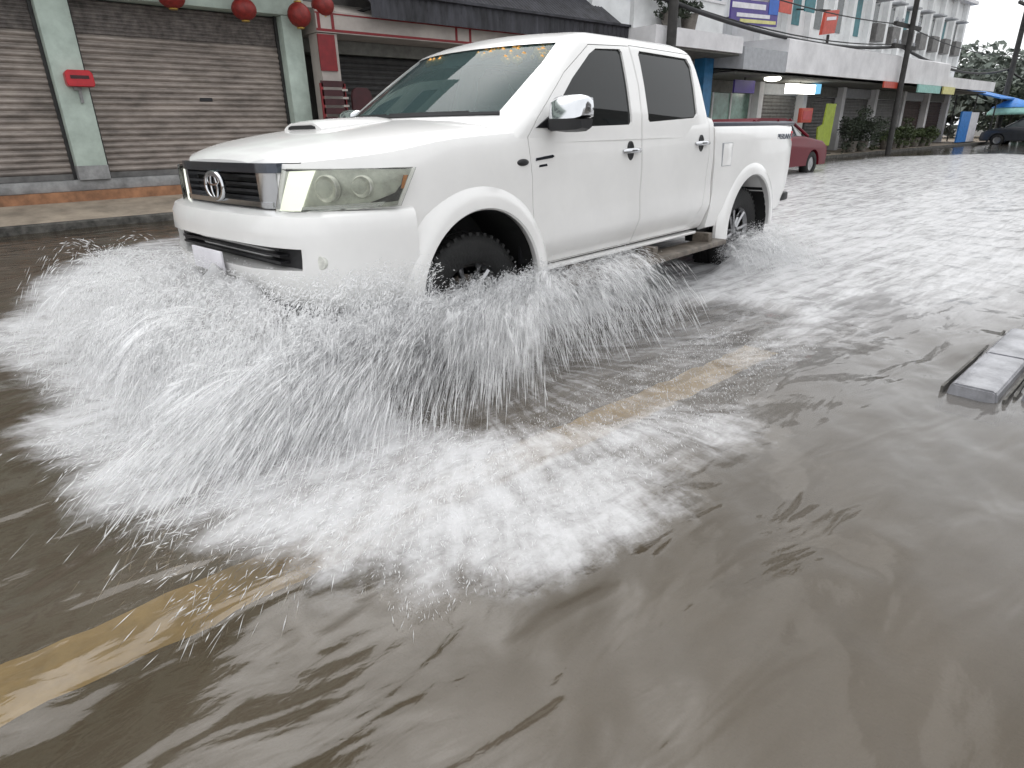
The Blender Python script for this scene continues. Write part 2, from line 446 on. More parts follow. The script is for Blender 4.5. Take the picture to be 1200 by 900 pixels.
    def ws_pt(z, q, ins):   # q in -1..1 across
        xfc = interp(z, [1.1, 1.28, 1.50, 1.69], [.80, 1.09, 1.46, 1.80])+ins
        bow = interp(z, [1.1, 1.28, 1.69], [.30, .27, .14])
        w = interp(z, [1.1, 1.22, 1.28, 1.45, 1.60, 1.68], [.865, .852, .842, .790, .735, .70])-.10
        hw = interp(z, [1.285, 1.55, 1.675], [.712, .675, .632]); v = abs(q)*hw
        return (xfc+bow*((v/w)**2.2), CY-q*hw, z)
    bm = bmesh.new(); V = {}
    for s, ins in ((0, .016), (1, .022)):
        for i, z in enumerate(zl):
            for k in range(25): V[s, i, k] = bm.verts.new(ws_pt(z, -1+k/12, ins))
    for i in range(len(zl)-1):
        for k in range(24):
            for s in (0, 1): bm.faces.new([V[s, i, k], V[s, i, k+1], V[s, i+1, k+1], V[s, i+1, k]])
    bmesh.ops.recalc_face_normals(bm, faces=bm.faces[:])
    wsd = addbm('windscreen', bm, M['glass_front'], smooth=180)
    # black frit seal along lower edge & wipers
    bm = bmesh.new()
    tube(bm, [ws_pt(1.287, -1+k/12, .0) for k in range(25)], .014, 6)
    addbm('windscreen_seal', bm, M['black'])
    bm = bmesh.new()
    tube(bm, [ws_pt(1.30, q, -.012) for q in (-.65, -.4, -.1, .05)], .007, 6); tube(bm, [ws_pt(1.30, q, -.012) for q in (.1, .35, .6, .8)], .007, 6)
    addbm('wiper', bm, M['black'])
    # orange garland pieces behind the top of the screen
    random.seed(3)
    for q0, q1, dz in ((-.62, -.30, .03), (.22, .50, .045), (.56, .76, .07), (.80, .97, .07)):
        bm = bmesh.new()
        for i in range(26):
            q = random.uniform(q0, q1); z = 1.662-random.random()**1.3*dz*1.4
            p = Vector(ws_pt(z, q, .05)); r = random.uniform(.014, .026)
            mtx = Matrix.Translation(p) @ Matrix.Diagonal((r*.5, r*1.3, r, 1))
            bmesh.ops.create_icosphere(bm, subdivisions=1, radius=1, matrix=mtx)
        addbm('garland', bm, M['orange'], wsd, 180)
    bm = bmesh.new(); V = [[bm.verts.new(ws_pt(z, -.97+1.94*k/20, .075)) for k in range(21)] for z in (1.575, 1.62, 1.672)]
    for i in range(2):
        for k in range(20): bm.faces.new([V[i][k], V[i][k+1], V[i+1][k+1], V[i+1][k]])
    addbm('sun_strip', bm, M['black'], wsd, 180)
    # rear window
    bm = bmesh.new(); box(bm, 3.405, 3.412, CY-.63, CY+.63, 1.29, 1.63)
    for v in bm.verts: v.co.x += -.03*(v.co.z-1.29)/.34
    addbm('rear_window', bm, M['glass_dark'], smooth=None)
    # interior
    for yy in (.45, 1.31):
        bm = bmesh.new()
        box(bm, 1.95, 2.45, yy-.25, yy+.25, .60, .86, bev=.05); box(bm, 2.34, 2.50, yy-.25, yy+.25, .80, 1.36, bev=.06); box(bm, 2.40, 2.50, yy-.14, yy+.14, 1.39, 1.60, bev=.045)
        tube(bm, [(2.45, yy-.06, 1.3), (2.45, yy-.06, 1.42)], .01, 6); tube(bm, [(2.45, yy+.06, 1.3), (2.45, yy+.06, 1.42)], .01, 6)
        addbm('front_seat', bm, M['seat'])
    bm = bmesh.new(); box(bm, 3.18, 3.32, .20, 2*CY-.20, .70, 1.34, bev=.05); box(bm, 2.85, 3.2, .20, 2*CY-.20, .60, .85, bev=.05); addbm('rear_seat', bm, M['seat'])
    bm = bmesh.new(); prism(bm, [(1.40, .8), (1.40, 1.262), (1.46, 1.272), (1.62, 1.24), (1.72, 1.15), (1.70, .8)], 'y', CY-.66, CY+.66); prism(bm, [(1.20, 1.0), (1.20, 1.268), (1.399, 1.275), (1.399, 1.0)], 'y', CY-.40, CY+.40); addbm('dashboard', bm, M['dash'], smooth=30)
    bm = bmesh.new(); lathe(bm, [(.185+.013*math.cos(t), .013*math.sin(t)) for t in [k*math.pi/4 for k in range(8)]], (1.80, 1.31, 1.17), (-.85, 0, .5), 28, closed=True)
    tube(bm, [(1.80, 1.13, 1.17), (1.80, 1.49, 1.17)], .015); tube(bm, [(1.80, 1.31, 1.17), (1.64, 1.31, 1.08)], .03); addbm('steering_wheel', bm, M['black'])
    # interior rear-view mirror
    bm = bmesh.new(); box(bm, 1.80, 1.83, CY-.12, CY+.12, 1.585, 1.645, bev=.012); addbm('cabin_mirror', bm, M['black'])
    # roof drip rails
    # ---------- scoop on the hood
    bm = bmesh.new(); rr = []
    for x, w, h in ((.60, .19, .034), (.66, .21, .038), (.8, .22, .032), (.98, .22, .022), (1.08, .20, .004)):
        zb = fC(x)-.012
        prof = [(-w, 0), (-w*.98, h*.55), (-w*.86, h*.92), (-w*.6, h+.012), (0, h+.016), (w*.6, h+.012), (w*.86, h*.92), (w*.98, h*.55), (w, 0)]
        rr.append([(x, CY+v, zb+q) for v, q in prof])
    addbm('hood_scoop', grid_solid(rr), M['paint'], hood, 40)
    bm = bmesh.new(); z0 = fC(.6)-.012
    prism(bm, [(CY-.135, z0+.016), (CY-.13, z0+.028), (CY-.10, z0+.035), (CY+.10, z0+.035), (CY+.13, z0+.028), (CY+.135, z0+.016)], 'x', .594, .62); addbm('scoop_opening', bm, M['black'], hood, None)
    # ---------- front bumper
    plan = smooth_interp([0, .3, .55, .70, .80, .87, .905], [.015, .03, .07, .13, .22, .36, .60])
    prof = [(.22, .44), (.10, .455), (.03, .50), (.008, .56), (0, .62), (0, .70), (-.004, .755), (0, .80), (.004, .845), (.022, .878), (.06, .892), (.22, .895)]
    us = [0, .12, .24, .36, .46, .55, .62, .68, .73, .77, .80, .83, .86, .885, .905]
    half = []
    for w in us:
        x = plan(w); e = 1e-3; dx = (plan(min(.905, w+e))-plan(max(0, w-e)))/(min(.905, w+e)-max(0, w-e)); nx, nw = 1, -dx; L = math.hypot(nx, nw)
        lim = 1 if w < .8 else .45
        half.append([(x+nx/L*d*lim, w+nw/L*d*lim, z) for d, z in prof])
    rings = [[(x, CY-w, z) for x, w, z in h] for h in half[::-1]]+[[(x, CY+w, z) for x, w, z in h] for h in half[1:]]
    BP = to_mesh(grid_solid(rings))
    BP = boolean(BP, [pm([(CY-.70, .747), (CY-.69, .655), (CY-.4, .645), (CY+.4, .645), (CY+.69, .655), (CY+.70, .747), (CY+.3, .757), (CY-.3, .757)], 'x', -.2, .17), cyl[0].copy(), cyl[1].copy()])
    bump = add('front_bumper', BP, M['paint'], smooth=40)
    bm = bmesh.new(); box(bm, .145, .16, CY-.66, CY+.66, .64, .76)
    for z in (.675, .705, .735): box(bm, .10, .15, CY-.55, CY+.55, z-.006, z+.006)
    addbm('lower_intake', bm, M['black'], bump, None)
    for sgn in (-1, 1):
        bm = bmesh.new(); w = .755; x = plan(w)-.006
        lathe(bm, [(0, -.006), (.028, -.005), (.032, .0), (.034, .006), (.036, .02)], (x+.012, CY+sgn*w, .69), (1, -sgn*.5, 0), 20); addbm('fog_lamp', bm, M['reflector'], bump)
    # number plate (left blank, washed by the spray)
    bm = bmesh.new(); box(bm, -.005, .008, CY-.17, CY+.17, .595, .70, bev=.004); addbm('number_plate', bm, M['signwhite'], bump)
    # ---------- grille
    gplan = lambda w: smooth_interp([0, .40, .49, .56, .645, .715, .785, .83, .862, .878], [.118, .13, .16, .19, .24, .30, .38, .46, .55, .8])(abs(w))
    def strip(w0, w1, z0, z1, off, th, n=24, zb=None):
        bm = bmesh.new(); rr = []
        for i in range(n+1):
            w = w0+(w1-w0)*i/n; x = gplan(w)+off
            rr.append([(x, CY-w, z0), (x, CY-w, z1), (x+th, CY-w, z1), (x+th, CY-w, z0)])
        return grid_solid(rr)
    gr = addbm('grille', strip(-.49, .49, .872, 1.085, .10, .02), M['black'], smooth=None)
    bm = bmesh.new()
    for z in (.935, .965, .995, 1.03):
        b2 = strip(-.40, .40, z-.006, z+.006, .05, .04); bm.from_mesh(to_mesh(b2))
    addbm('grille_bar', bm, M['black'], gr, None)
    # silver surround: top garnish, lower bar and side pieces
    addbm('grille_garnish', strip(-.52, .52, 1.052, 1.092, -.008, .05), M['darkchrome'], gr, 30)
    bm = bmesh.new(); bm.from_mesh(to_mesh(strip(-.47, .47, .905, .928, -.006, .05)))
    for s in (-1, 1): bm.from_mesh(to_mesh(strip(s*.385, s*.50, .90, 1.05, .0, .05, 6)))
    addbm('grille_surround', bm, M['chrome'], gr, 30)
    bm = bmesh.new()
    def oval(rw_, rh, t, cz, x):
        n = 32; rr = []
        for i in range(n):
            a = 2*math.pi*i/n; c, s = math.cos(a), math.sin(a)
            ring = []
            for k in range(6):
                b = 2*math.pi*k/6
                ring.append((x+t*math.sin(b), CY+(rw_+t*math.cos(b))*c, cz+(rh+t*math.cos(b))*s))
            rr.append(ring)
        rr.append(rr[0]); b2 = grid_solid(rr, False, False); bm.from_mesh(to_mesh(b2))
    oval(.095, .062, .012, .985, .10); oval(.034, .055, .008, .985, .098); oval(.065, .022, .008, 1.012, .097)
    bmesh.ops.remove_doubles(bm, verts=bm.verts[:], dist=1e-5)
    addbm('emblem', bm, M['chrome'], gr, 60)
    # ---------- headlamps
    for s in (1, -1):
        def patch(quad, off, th, n=14, m_=8, bulge=0.):
            # quad corners in (w, z): bottom inner, bottom outer, top outer, top inner; w beyond .862 runs along the side
            def P(w, z, o):
                def raw(w):
                    if w <= .855: return gplan(w), w
                    return gplan(.855)+(w-.855)*1.0, min(.855+(w-.855)*.12, .872)
                x, ww = raw(w); x2, w2 = raw(w+.004); x1, w1 = raw(w-.004)
                tx, tw = x2-x1, w2-w1; L = math.hypot(tx, tw); nx, nw = -tw/L, tx/L
                return (x+nx*o, CY-s*(ww+nw*o), z)
            bm = bmesh.new(); V = {}
            (a, b, c, d) = quad
            for l in (0, 1):
                for i in range(n+1):
                    for j in range(m_+1):
                        u, v = i/n, j/m_
                        w = (a[0]*(1-u)+b[0]*u)*(1-v)+(d[0]*(1-u)+c[0]*u)*v; z = (a[1]*(1-u)+b[1]*u)*(1-v)+(d[1]*(1-u)+c[1]*u)*v
                        V[l, i, j] = bm.verts.new(P(w, z, off-l*th+bulge*(1-l)*4*u*(1-u)*4*v*(1-v)*.25))
            for i in range(n):
                for j in range(m_):
                    bm.faces.new([V[0, i, j], V[0, i+1, j], V[0, i+1, j+1], V[0, i, j+1]]); bm.faces.new([V[1, i, j], V[1, i, j+1], V[1, i+1, j+1], V[1, i+1, j]])
            for i in range(n):
                for j in (0, m_): bm.faces.new([V[0, i, j], V[1, i, j], V[1, i+1, j], V[0, i+1, j]])
            for j in range(m_):
                for i in (0, n): bm.faces.new([V[0, i, j], V[1, i, j], V[1, i, j+1], V[0, i, j+1]])
            bmesh.ops.recalc_face_normals(bm, faces=bm.faces[:]); return bm, P
        Q = ((.50, .885), (.865, .905), (.955, 1.062), (.56, 1.07))
        b0, P = patch(Q, .006, .05)
        hl = addbm('headlight', b0, M['lampbody'], smooth=40)
        b1, _ = patch(((.505, .89), (.60, .89), (.675, 1.064), (.58, 1.066)), .016, .008, 6); addbm('position_lamp', b1, M['lampstrip'], hl, 40)
        b1, _ = patch(((.58, .89), (.83, .905), (.84, .925), (.59, .91)), .014, .006, 8, 2); addbm('lamp_trim', b1, M['chrome'], hl, 40)
        b1, _ = patch(((.80, .915), (.868, .925), (.93, 1.03), (.85, .95)), .012, .004, 8, 4); addbm('lamp_bezel', b1, M['black'], hl, 40)
        b1, _ = patch(((.885, .975), (.90, .975), (.925, 1.03), (.905, 1.03)), .014, .004, 4, 4); addbm('turn_signal', b1, M['amber'], hl, 40)
        for w, z, r in ((.705, .985, .054), (.80, .99, .044)):
            bm = bmesh.new()
            c = Vector(P(w, z, .008)); c2 = Vector(P(w, z, .05)); ax = (c2-c).normalized()
            ax = (ax*.6+Vector((-1, 0, 0))*.6).normalized()
            lathe(bm, [(0, -.012), (r*.35, -.010), (r*.75, .002), (r, .018), (r*1.06, .016), (r*1.08, -.01)], c, ax, 20)
            addbm('lamp_reflector', bm, M['reflector'], hl)
        b1, _ = patch(Q, .040, .004, 18, 10, .03); addbm('lamp_lens', b1, M['lens'], hl, 180)
    # ---------- flares
    def flare(xc, zc, y_side, s, a0, a1, r0=.415, r1=.535):
        rr = []; n = 36
        pf = [(r0+.012, .03), (r0-.004, -.03), (r0+.004, -.042), (r0+.04, -.040), (r0+.08, -.028), (r1-.02, -.010), (r1, .004), (r1, .03)]
        for i in range(n+1):
            a = R(a0+(a1-a0)*i/n)
            rr.append([(xc+r*math.cos(a), (y_side+h) if s == 0 else (2*CY-y_side-h), zc+r*math.sin(a)) for r, h in pf])
        return grid_solid(rr)
    for s in (0, 1):
        addbm('wheel_arch', flare(1.02, .43, .006, s, -12, 176), M['paint'], smooth=40)
        addbm('wheel_arch', flare(4.18, .415, .012, s, -5, 188), M['paint'], smooth=40)
    # inner wells
    for xc in (1.02, 4.18):
        for s in (0, 1):
            bm = bmesh.new(); a, b = (.012, .352) if s == 0 else (2*CY-.352, 2*CY-.012)
            lathe(bm, [(.419, a), (.419, b), (.0, b)] if s == 0 else [(.419, b), (.419, a), (.0, a)], (xc, 0, .425), (0, 1, 0), 40)
            for v in list(bm.verts):
                if v.co.z < .30: v.co.z = .30
            addbm('wheel_liner', bm, M['underside'])
    # ---------- wheels
    def wheel(xc, s):
        yc = .195 if s == 0 else 2*CY-.195; d = -1 if s == 0 else 1; zc = .345
        bm = bmesh.new(); r = .372
        lathe(bm, [(.215, -.11), (.25, -.128), (.32, -.132), (.351, -.120), (.365, -.105), (r, -.085), (r, -.04), (r-.012, -.036), (r-.012, -.026), (r, -.022), (r, .022), (r-.012, .026), (r-.012, .036), (r, .04), (r, .085), (.365, .105), (.351, .120), (.32, .132), (.25, .128), (.215, .11)], (xc, yc, zc), (0, 1, 0), 56)
        for k in range(44):
            a = 2*math.pi*k/44; c, sn = math.cos(a), math.sin(a)
            for off in (-.088, .088):
                m4 = Matrix.Translation((xc+c*.366, yc+off, zc+sn*.366)) @ Matrix.Rotation(-a, 4, 'Y')
                bmesh.ops.create_cube(bm, size=1, matrix=m4 @ Matrix.Diagonal((.02, .055, .022, 1)))
        w = addbm('wheel', bm, M['rubber'])
        bm = bmesh.new(); o = (xc, yc, zc)
        lathe(bm, [(.222, -.11), (.228, -.114), (.20, -.10), (.195, .08), (.222, .11)], o, (0, d, 0) if d < 0 else (0, 1, 0), 40)
        face = -.085 if s == 0 else .085
        lathe(bm, [(0, face*1.05), (.06, face), (.07, face*.75), (.07, face*.3)], o, (0, 1, 0), 24)
        for k in range(6):
            a = 2*math.pi*k/6; c, sn = math.cos(a), math.sin(a); t = Vector((-sn, 0, c))
            p0 = Vector(o)+Vector((c*.05, face*.9, sn*.05)); p1 = Vector(o)+Vector((c*.205, face*1.1, sn*.205))
            for sg in (-1, 1):
                tube(bm, [p0+t*sg*.018, (p0+p1)/2+t*sg*.024, p1+t*sg*.042], [.02, .017, .018], 6)
        addbm('rim', bm, M['rim'], w, 40)
        bm = bmesh.new(); lathe(bm, [(0, face*.5), (.15, face*.5), (.15, face*.3)], o, (0, 1, 0), 24); addbm('brake_disc', bm, M['muddy'], w)
    for xc in (1.02, 4.18):
        for s in (0, 1): wheel(xc, s)
    # ---------- chassis and side steps
    bm = bmesh.new(); box(bm, .45, 5.0, CY-.45, CY+.45, .36, .52); box(bm, 1.5, 3.7, CY-.78, CY+.78, .42, .47); tube(bm, [(1.02, .2, .37), (1.02, 2*CY-.2, .37)], .05); tube(bm, [(4.18, .2, .37), (4.18, 2*CY-.2, .37)], .06)
    addbm('chassis', bm, M['underside'], smooth=None)
    for s in (0, 1):
        bm = bmesh.new(); y0, y1 = (-.10, .09) if s == 0 else (2*CY-.09, 2*CY+.10)
        box(bm, 1.62, 3.62, y0, y1, .335, .375, bev=.012)
        for x in (1.8, 2.6, 3.4): box(bm, x, x+.06, min(y0, y1)+.05, max(y0, y1)-.005 if s == 0 else max(y0, y1)-.05, .376, .44)
        addbm('side_step', bm, M['muddy'])
        bm = bmesh.new(); y0, y1 = (.028, .10) if s == 0 else (2*CY-.10, 2*CY-.028)
        box(bm, 1.50, 3.34, y0, y1, .442, .463, bev=.006); addbm('sill', bm, M['paint'])
    # ---------- mirrors
    for s in (0, 1):
        def Y(y): return y if s == 0 else 2*CY-y
        bm = bmesh.new()
        pts = [(1.50, 1.255), (1.515, 1.34), (1.56, 1.368), (1.63, 1.362), (1.645, 1.30), (1.64, 1.255)]
        rr = []
        for y, sc in ((-.245, .55), (-.232, .82), (-.205, .96), (-.15, 1.), (-.07, .98), (-.035, .9), (-.02, .7)):
            rr.append([(1.575+(x-1.575)*sc, Y(y), 1.30+(z-1.30)*sc) for x, z in pts])
        b = grid_solid(rr); m_ = addbm('wing_mirror', b, M['chrome'], dobj[s*2], 50)
        pts2 = [(1.51, 1.20), (1.50, 1.256), (1.64, 1.256), (1.63, 1.205), (1.60, 1.19)]
        rr = []
        for y, sc in ((-.235, .7), (-.21, .92), (-.15, 1.), (-.07, .98), (-.03, .9)):
            rr.append([(1.575+(x-1.575)*sc, Y(y), 1.235+(z-1.235)*sc) for x, z in pts2])
        addbm('mirror_base', grid_solid(rr), M['black'], m_, 50)
        bm = bmesh.new(); tube(bm, [(1.58, Y(-.04), 1.225), (1.60, Y(.045), 1.235)], [.028, .04], 8); addbm('mirror_arm', bm, M['black'], m_)
        bm = bmesh.new(); prism(bm, [(1.47, 1.215), (1.565, 1.213), (1.60, 1.262), (1.585, 1.272)], 'y', Y(.022), Y(.06)); addbm('mirror_mount', bm, M['black'], m_, None)
    # ---------- handles, side lamp, badges
    for s in (0, 1):
        for k, (x, z) in enumerate(((2.35, 1.072), (3.265, 1.094))):
            yy = side_y(x, z); sg = -1 if s == 0 else 1; Yv = lambda o: yy-o if s == 0 else 2*CY-yy+o
            bm = bmesh.new(); lathe(bm, [(0, 0.0), (.03, .001), (.043, .003), (.047, 0), (.047, -.012)], (x, Yv(.002), z), (0, sg, 0), 24)
            for v in bm.verts: v.co.z = z+(v.co.z-z)*1.25; v.co.x = x+(v.co.x-x)*.8
            addbm('handle_recess', bm, M['black'], dobj[s*2+k])
            bm = bmesh.new(); tube(bm, [(x-.085, Yv(.006), z), (x-.07, Yv(.022), z+.002), (x, Yv(.034), z+.004), (x+.07, Yv(.022), z+.002), (x+.085, Yv(.006), z)], [.012, .015, .016, .015, .012], 8)
            addbm('door_handle', bm, M['chrome'], dobj[s*2+k], 60)
        x, z = 1.345, 1.048; yy = side_y(x, z)
        bm = bmesh.new(); bmesh.ops.create_uvsphere(bm, u_segments=16, v_segments=8, radius=1, matrix=Matrix.Translation((x, yy if s == 0 else 2*CY-yy, z)) @ Matrix.Diagonal((.045, .014, .018, 1)))
        addbm('side_repeater', bm, M['black'], body, 180)
    yy = side_y(1.50, 1.06)
    bm = bmesh.new()
    prism(bm, [(1.445, 1.052), (1.45, 1.066), (1.585, 1.078), (1.60, 1.070), (1.585, 1.062)], 'y', yy-.004, yy+.004)
    prism(bm, [(1.47, 1.018), (1.475, 1.030), (1.535, 1.034), (1.54, 1.022)], 'y', yy-.004, yy+.004)
    addbm('badge', bm, M['darkchrome'], dobj[0], None)
    # ---------- cargo bed
    fR = [(3.49, .878, .45), (3.55, .884, .45), (3.9, .888, .45), (4.6, .886, .455), (4.85, .878, .47), (4.97, .866, .50), (5.03, .852, .54)]
    rr = []
    for x, W, zb in fR:
        zt = 1.205
        P = [(0, zb), (W-.08, zb), (W-.035, zb+.02), (W-.008, zb+.16), (W, zb+.30), (W-.002, zb+.5), (W-.012, zt-.10), (W-.022, zt-.015), (W-.035, zt), (W*.8, zt), (0, zt)]
        rr.append([(x, CY-w, z) for w, z in P]+[(x, CY+w, z) for w, z in P[-2:0:-1]])
    BED = to_mesh(grid_solid(rr))
    BED = boolean(BED, [pm([(3.55, .78), (5.2, .78), (5.2, 1.5), (3.55, 1.5)], 'y', .13, 2*CY-.13), cyl[2], cyl[3]])
    bed = add('cargo_bed', BED, M['paint'], smooth=35)
    bm = bmesh.new()
    for s in (0, 1):
        y0, y1 = (.03, .135) if s == 0 else (2*CY-.135, 2*CY-.03)
        box(bm, 3.492, 5.045, y0, y1, 1.207, 1.238, bev=.012)
    box(bm, 3.492, 3.56, .14, 2*CY-.14, 1.207, 1.238, bev=.01)
    addbm('bed_rail', bm, M['trim'], bed)
    bm = bmesh.new(); box(bm, 5.03, 5.085, .10, 2*CY-.10, .60, 1.215, bev=.015); tg = addbm('tailgate', bm, M['paint'])
    bm = bmesh.new(); box(bm, 5.085, 5.10, CY-.09, CY+.09, 1.05, 1.11, bev=.005); addbm('tailgate_handle', bm, M['black'], tg)
    for s in (0, 1):
        bm = bmesh.new(); y0, y1 = (.034, .097) if s == 0 else (2*CY-.097, 2*CY-.034)
        box(bm, 4.99, 5.036, y0, y1, .78, 1.16, bev=.008); addbm('tail_light', bm, M['redbox'])
    bm = bmesh.new(); box(bm, 5.06, 5.19, .12, 2*CY-.12, .54, .63, bev=.02); box(bm, 4.94, 5.12, .03, .16, .545, .625, bev=.02); box(bm, 4.94, 5.12, 2*CY-.16, 2*CY-.03, .545, .625, bev=.02)
    addbm('rear_bumper', bm, M['black'])
    # fuel flap
    bm = bmesh.new(); yb = CY-.886
    box(bm, 3.60, 3.745, yb-.002, yb+.02, .925, 1.085, bev=.001); addbm('fuel_flap', bm, M['paint'], bed)
    bm = bmesh.new(); box(bm, 3.594, 3.751, yb-.0005, yb+.02, .921, 1.089); addbm('fuel_flap_seam', bm, M['greypanel'], bed, None)
    me = text_mesh('PRERUNNER', .062, .0015); me.transform(Matrix.Translation((4.80, CY-.872, 1.095)) @ Matrix.Rotation(R(90), 4, 'X')); add('badge', me, M['darkchrome'], bed, None)
    return T
build_truck()

# ================================================================== GROUND, WATER
WZ = .10
KY = 7.72
def quad(name, x0, x1, y0, y1, z, m, parent=None):
    bm = bmesh.new(); bm.faces.new([bm.verts.new(p) for p in ((x0, y0, z), (x1, y0, z), (x1, y1, z), (x0, y1, z))])
    return bm_obj(name, bm, m, parent)
road = tag(quad('road', -400, 700, -400, 400, 0, M['asphalt']), kind='structure')
def worn_line(xa, xb):
    rg_ = np.random.default_rng(int(abs(xa)*10)); n_ = int((xb-xa)/.06)
    if xb < -5 or xa > 5: n_ = int((xb-xa)/1.)
    bm = bmesh.new(); t_ = np.linspace(xa, xb, n_+1)
    e0 = -1.135+.05*(fbm(t_*3, t_*0+1.3, 4, 51)-.5)+.02*rg_.uniform(-.5, .5, n_+1); e1 = -.94+.05*(fbm(t_*3, t_*0+8.3, 4, 52)-.5)+.02*rg_.uniform(-.5, .5, n_+1)
    A = [bm.verts.new((x, y, .004)) for x, y in zip(t_, e0)]; B = [bm.verts.new((x, y, .004)) for x, y in zip(t_, e1)]
    for i in range(n_): bm.faces.new([A[i], A[i+1], B[i+1], B[i]])
    return bm_obj('centre_line', bm, M['yellow'], road)
for xa, xb in ((-60, -9.5), (-4.0, 2.35), (9.5, 15.5), (21, 27)): worn_line(xa, xb)

def local_xy(X, Y):
    x = X-2.6; c, s = math.cos(PSI), math.sin(PSI)
    return 2.6+x*c+Y*s, -x*s+Y*c
def poly_sd(px, py, poly):
    P = np.array(poly); d = np.full(px.shape, 1e9); ins = np.zeros(px.shape, bool); n = len(P)
    for i in range(n):
        a = P[i]; b = P[(i+1) % n]; e = b-a; wx = px-a[0]; wy = py-a[1]
        t = np.clip((wx*e[0]+wy*e[1])/(e@e), 0, 1); d = np.minimum(d, np.hypot(wx-e[0]*t, wy-e[1]*t))
        c = ((a[1] <= py) & (b[1] > py)) | ((b[1] <= py) & (a[1] > py))
        with np.errstate(divide='ignore', invalid='ignore'):
            xi = a[0]+(py-a[1])/(b[1]-a[1])*e[0]
        ins ^= c & (px < xi)
    return np.where(ins, d, -d)
FOAM_OUT = [(-.80, 2.5), (-.3, 3.9), (.6, 5.6), (2.0, 6.4), (5, 6.6), (9, 6.2), (15, 5.5), (26, 4.6), (30, 1.5), (24, -2.5), (12, -3.4), (7.5, -3.0), (5.45, -2.6), (3.5, -2.1), (2.5, -1.75), (1.2, -1.62), (.43, -1.50), (-.03, -1.38), (-.3, -1.22), (-.5, -.98), (-.72, -.66), (-.9, -.2), (-.86, .6), (-.74, 1.1), (-.70, 1.6)]
FOAM_HOLE = [(.12, .35), (.06, .0), (.12, -.45), (.40, -.85), (1.0, -1.18), (2.0, -1.22), (2.8, -1.0), (3.0, -.5), (2.6, -.05), (1.0, .05)]
def build_water():
    def axis(dense0, dense1, st, lo, hi, g=1.12):
        a = list(np.arange(dense0, dense1+1e-6, st)); s = st
        up = []; v = a[-1]
        while v < hi: s = min(s*g, 6); v += s; up.append(min(v, hi))
        s = st; dn = []; v = a[0]
        while v > lo: s = min(s*g, 6); v -= s; dn.append(max(v, lo))
        return np.array(dn[::-1]+a+up)
    xs = axis(-1.6, 5.2, .02, -60, 130, 1.03); ys = axis(-2.75, 3.2, .02, -40, KY+.02, 1.05)
    X, Y = np.meshgrid(xs, ys); lx, ly = local_xy(X, Y)
    sx, sy = 1.0, .15
    r = np.hypot(lx-sx, ly-sy); th = np.arctan2(-(lx-sx), -(ly-sy))   # 0 towards the camera side
    dout = poly_sd(lx, ly, FOAM_OUT)+.22*(fbm(lx*1.7, ly*1.7, 4, 5)-.5)+.10+.34*(fbm(r*.7, th*5.5, 4, 8)-.5)*sstep(.3, 2., r)
    dh = poly_sd(lx, ly, FOAM_HOLE)+.25*(fbm(lx*2.2, ly*2.2, 3, 21)-.5)
    near = np.exp(-((lx-.3)/1.6)**2)
    wdt = .24+.30*sstep(.0, 1.2, lx)
    D = sstep(-.15, wdt, dout)
    D *= 1-.50*sstep(.6, 1.6, lx)*sstep(-1.05, -1.3, ly)*(1-sstep(3, 4.5, lx))
    D *= 1-.60*sstep(-.08, .22, dh)
    # wake thins out along the street
    D *= 1-sstep(-.1, .9, lx)*(1-sstep(2.6, 4, lx))*sstep(-.75, -1.1, ly)*np.clip(1.15-1.5*fbm(lx*2.1, ly*2.6, 3, 91), 0, .55)
    D *= 1-.08*sstep(2.0, 4.5, lx)
    D *= 1-.30*sstep(-1.4, -2.6, ly)*sstep(2.5, 4, lx)
    D *= 1-.55*sstep(2.6, 5.5, ly)*sstep(.5, 2.5, lx)
    # stronger belts in the wake, following the rear wheel
    D += .30*np.exp(-((ly+.15)/.45)**2)*sstep(4.0, 4.6, lx)*(1-sstep(7, 14, lx))
    D += .10*np.exp(-((ly+1.05+.04*lx)/.22)**2)*sstep(.2, 1.2, lx)*(1-sstep(2.5, 5, lx))
    D = np.clip(D, 0, 1)
    # surface shape
    ca, sa = math.cos(R(-32)), math.sin(R(-32))
    u = X*ca-Y*sa; v = X*sa+Y*ca
    fade = 1/(1+(np.hypot(X+1, Y+2.6)/9)**2)
    wx = u+.18*(fbm(X*1.3, Y*1.3, 2, 77)-.5); wv = v+.14*(fbm(X*1.6, Y*1.6, 2, 78)-.5)
    Z = .062*(fbm(wx*1.0, wv*2.6, 2, 3)-.5)+.016*(fbm(wx*2.6, wv*6., 2, 4)-.5)
    Z *= (.35+.65*fade)*(1-.82*D)
    Z += .030*D*(fbm(r*5, th*9, 4, 14)-.45)+.035*D*(1-.9*sstep(2.0, 4, lx))*(fbm(lx*7, ly*7, 3, 15)-.45)
    Z += .02*np.sin(dout*9+1.5*fbm(lx, ly, 2, 6))*np.exp(-np.maximum(0, -dout)/.5)*sstep(-1.6, -.05, dout)*(1-sstep(-.05, .2, dout))*.5
    # bow mound round the bumper and front wheel, trough under the truck
    MD = .52*np.exp(-(((lx+.04)/.22)**2+((ly-.95)/.92)**4)); MD = np.maximum(MD, .34*np.exp(-(((lx-.02)/.22)**2+((ly-.02)/.16)**2)))
    MD = np.maximum(MD, .40*np.exp(-(((lx-1.15)/.40)**2+((ly+.01)/.13)**2))); MD = np.maximum(MD, .24*np.exp(-(((lx-1.75)/.40)**2+((ly+.02)/.14)**2)))
    MD = np.maximum(MD, .16*np.exp(-(((lx-4.25)/.45)**2+((ly-.0)/.20)**2)))
    MD *= 1-sstep(-.03, .08, ly)*sstep(.3, .5, lx)*(1-sstep(4.9, 5.1, lx))
    lump = .62+.72*fbm(lx*4.5, ly*4.5, 3, 31)
    Z += MD*lump+MD*.18*(fbm(lx*16, ly*16, 3, 33)-.5)
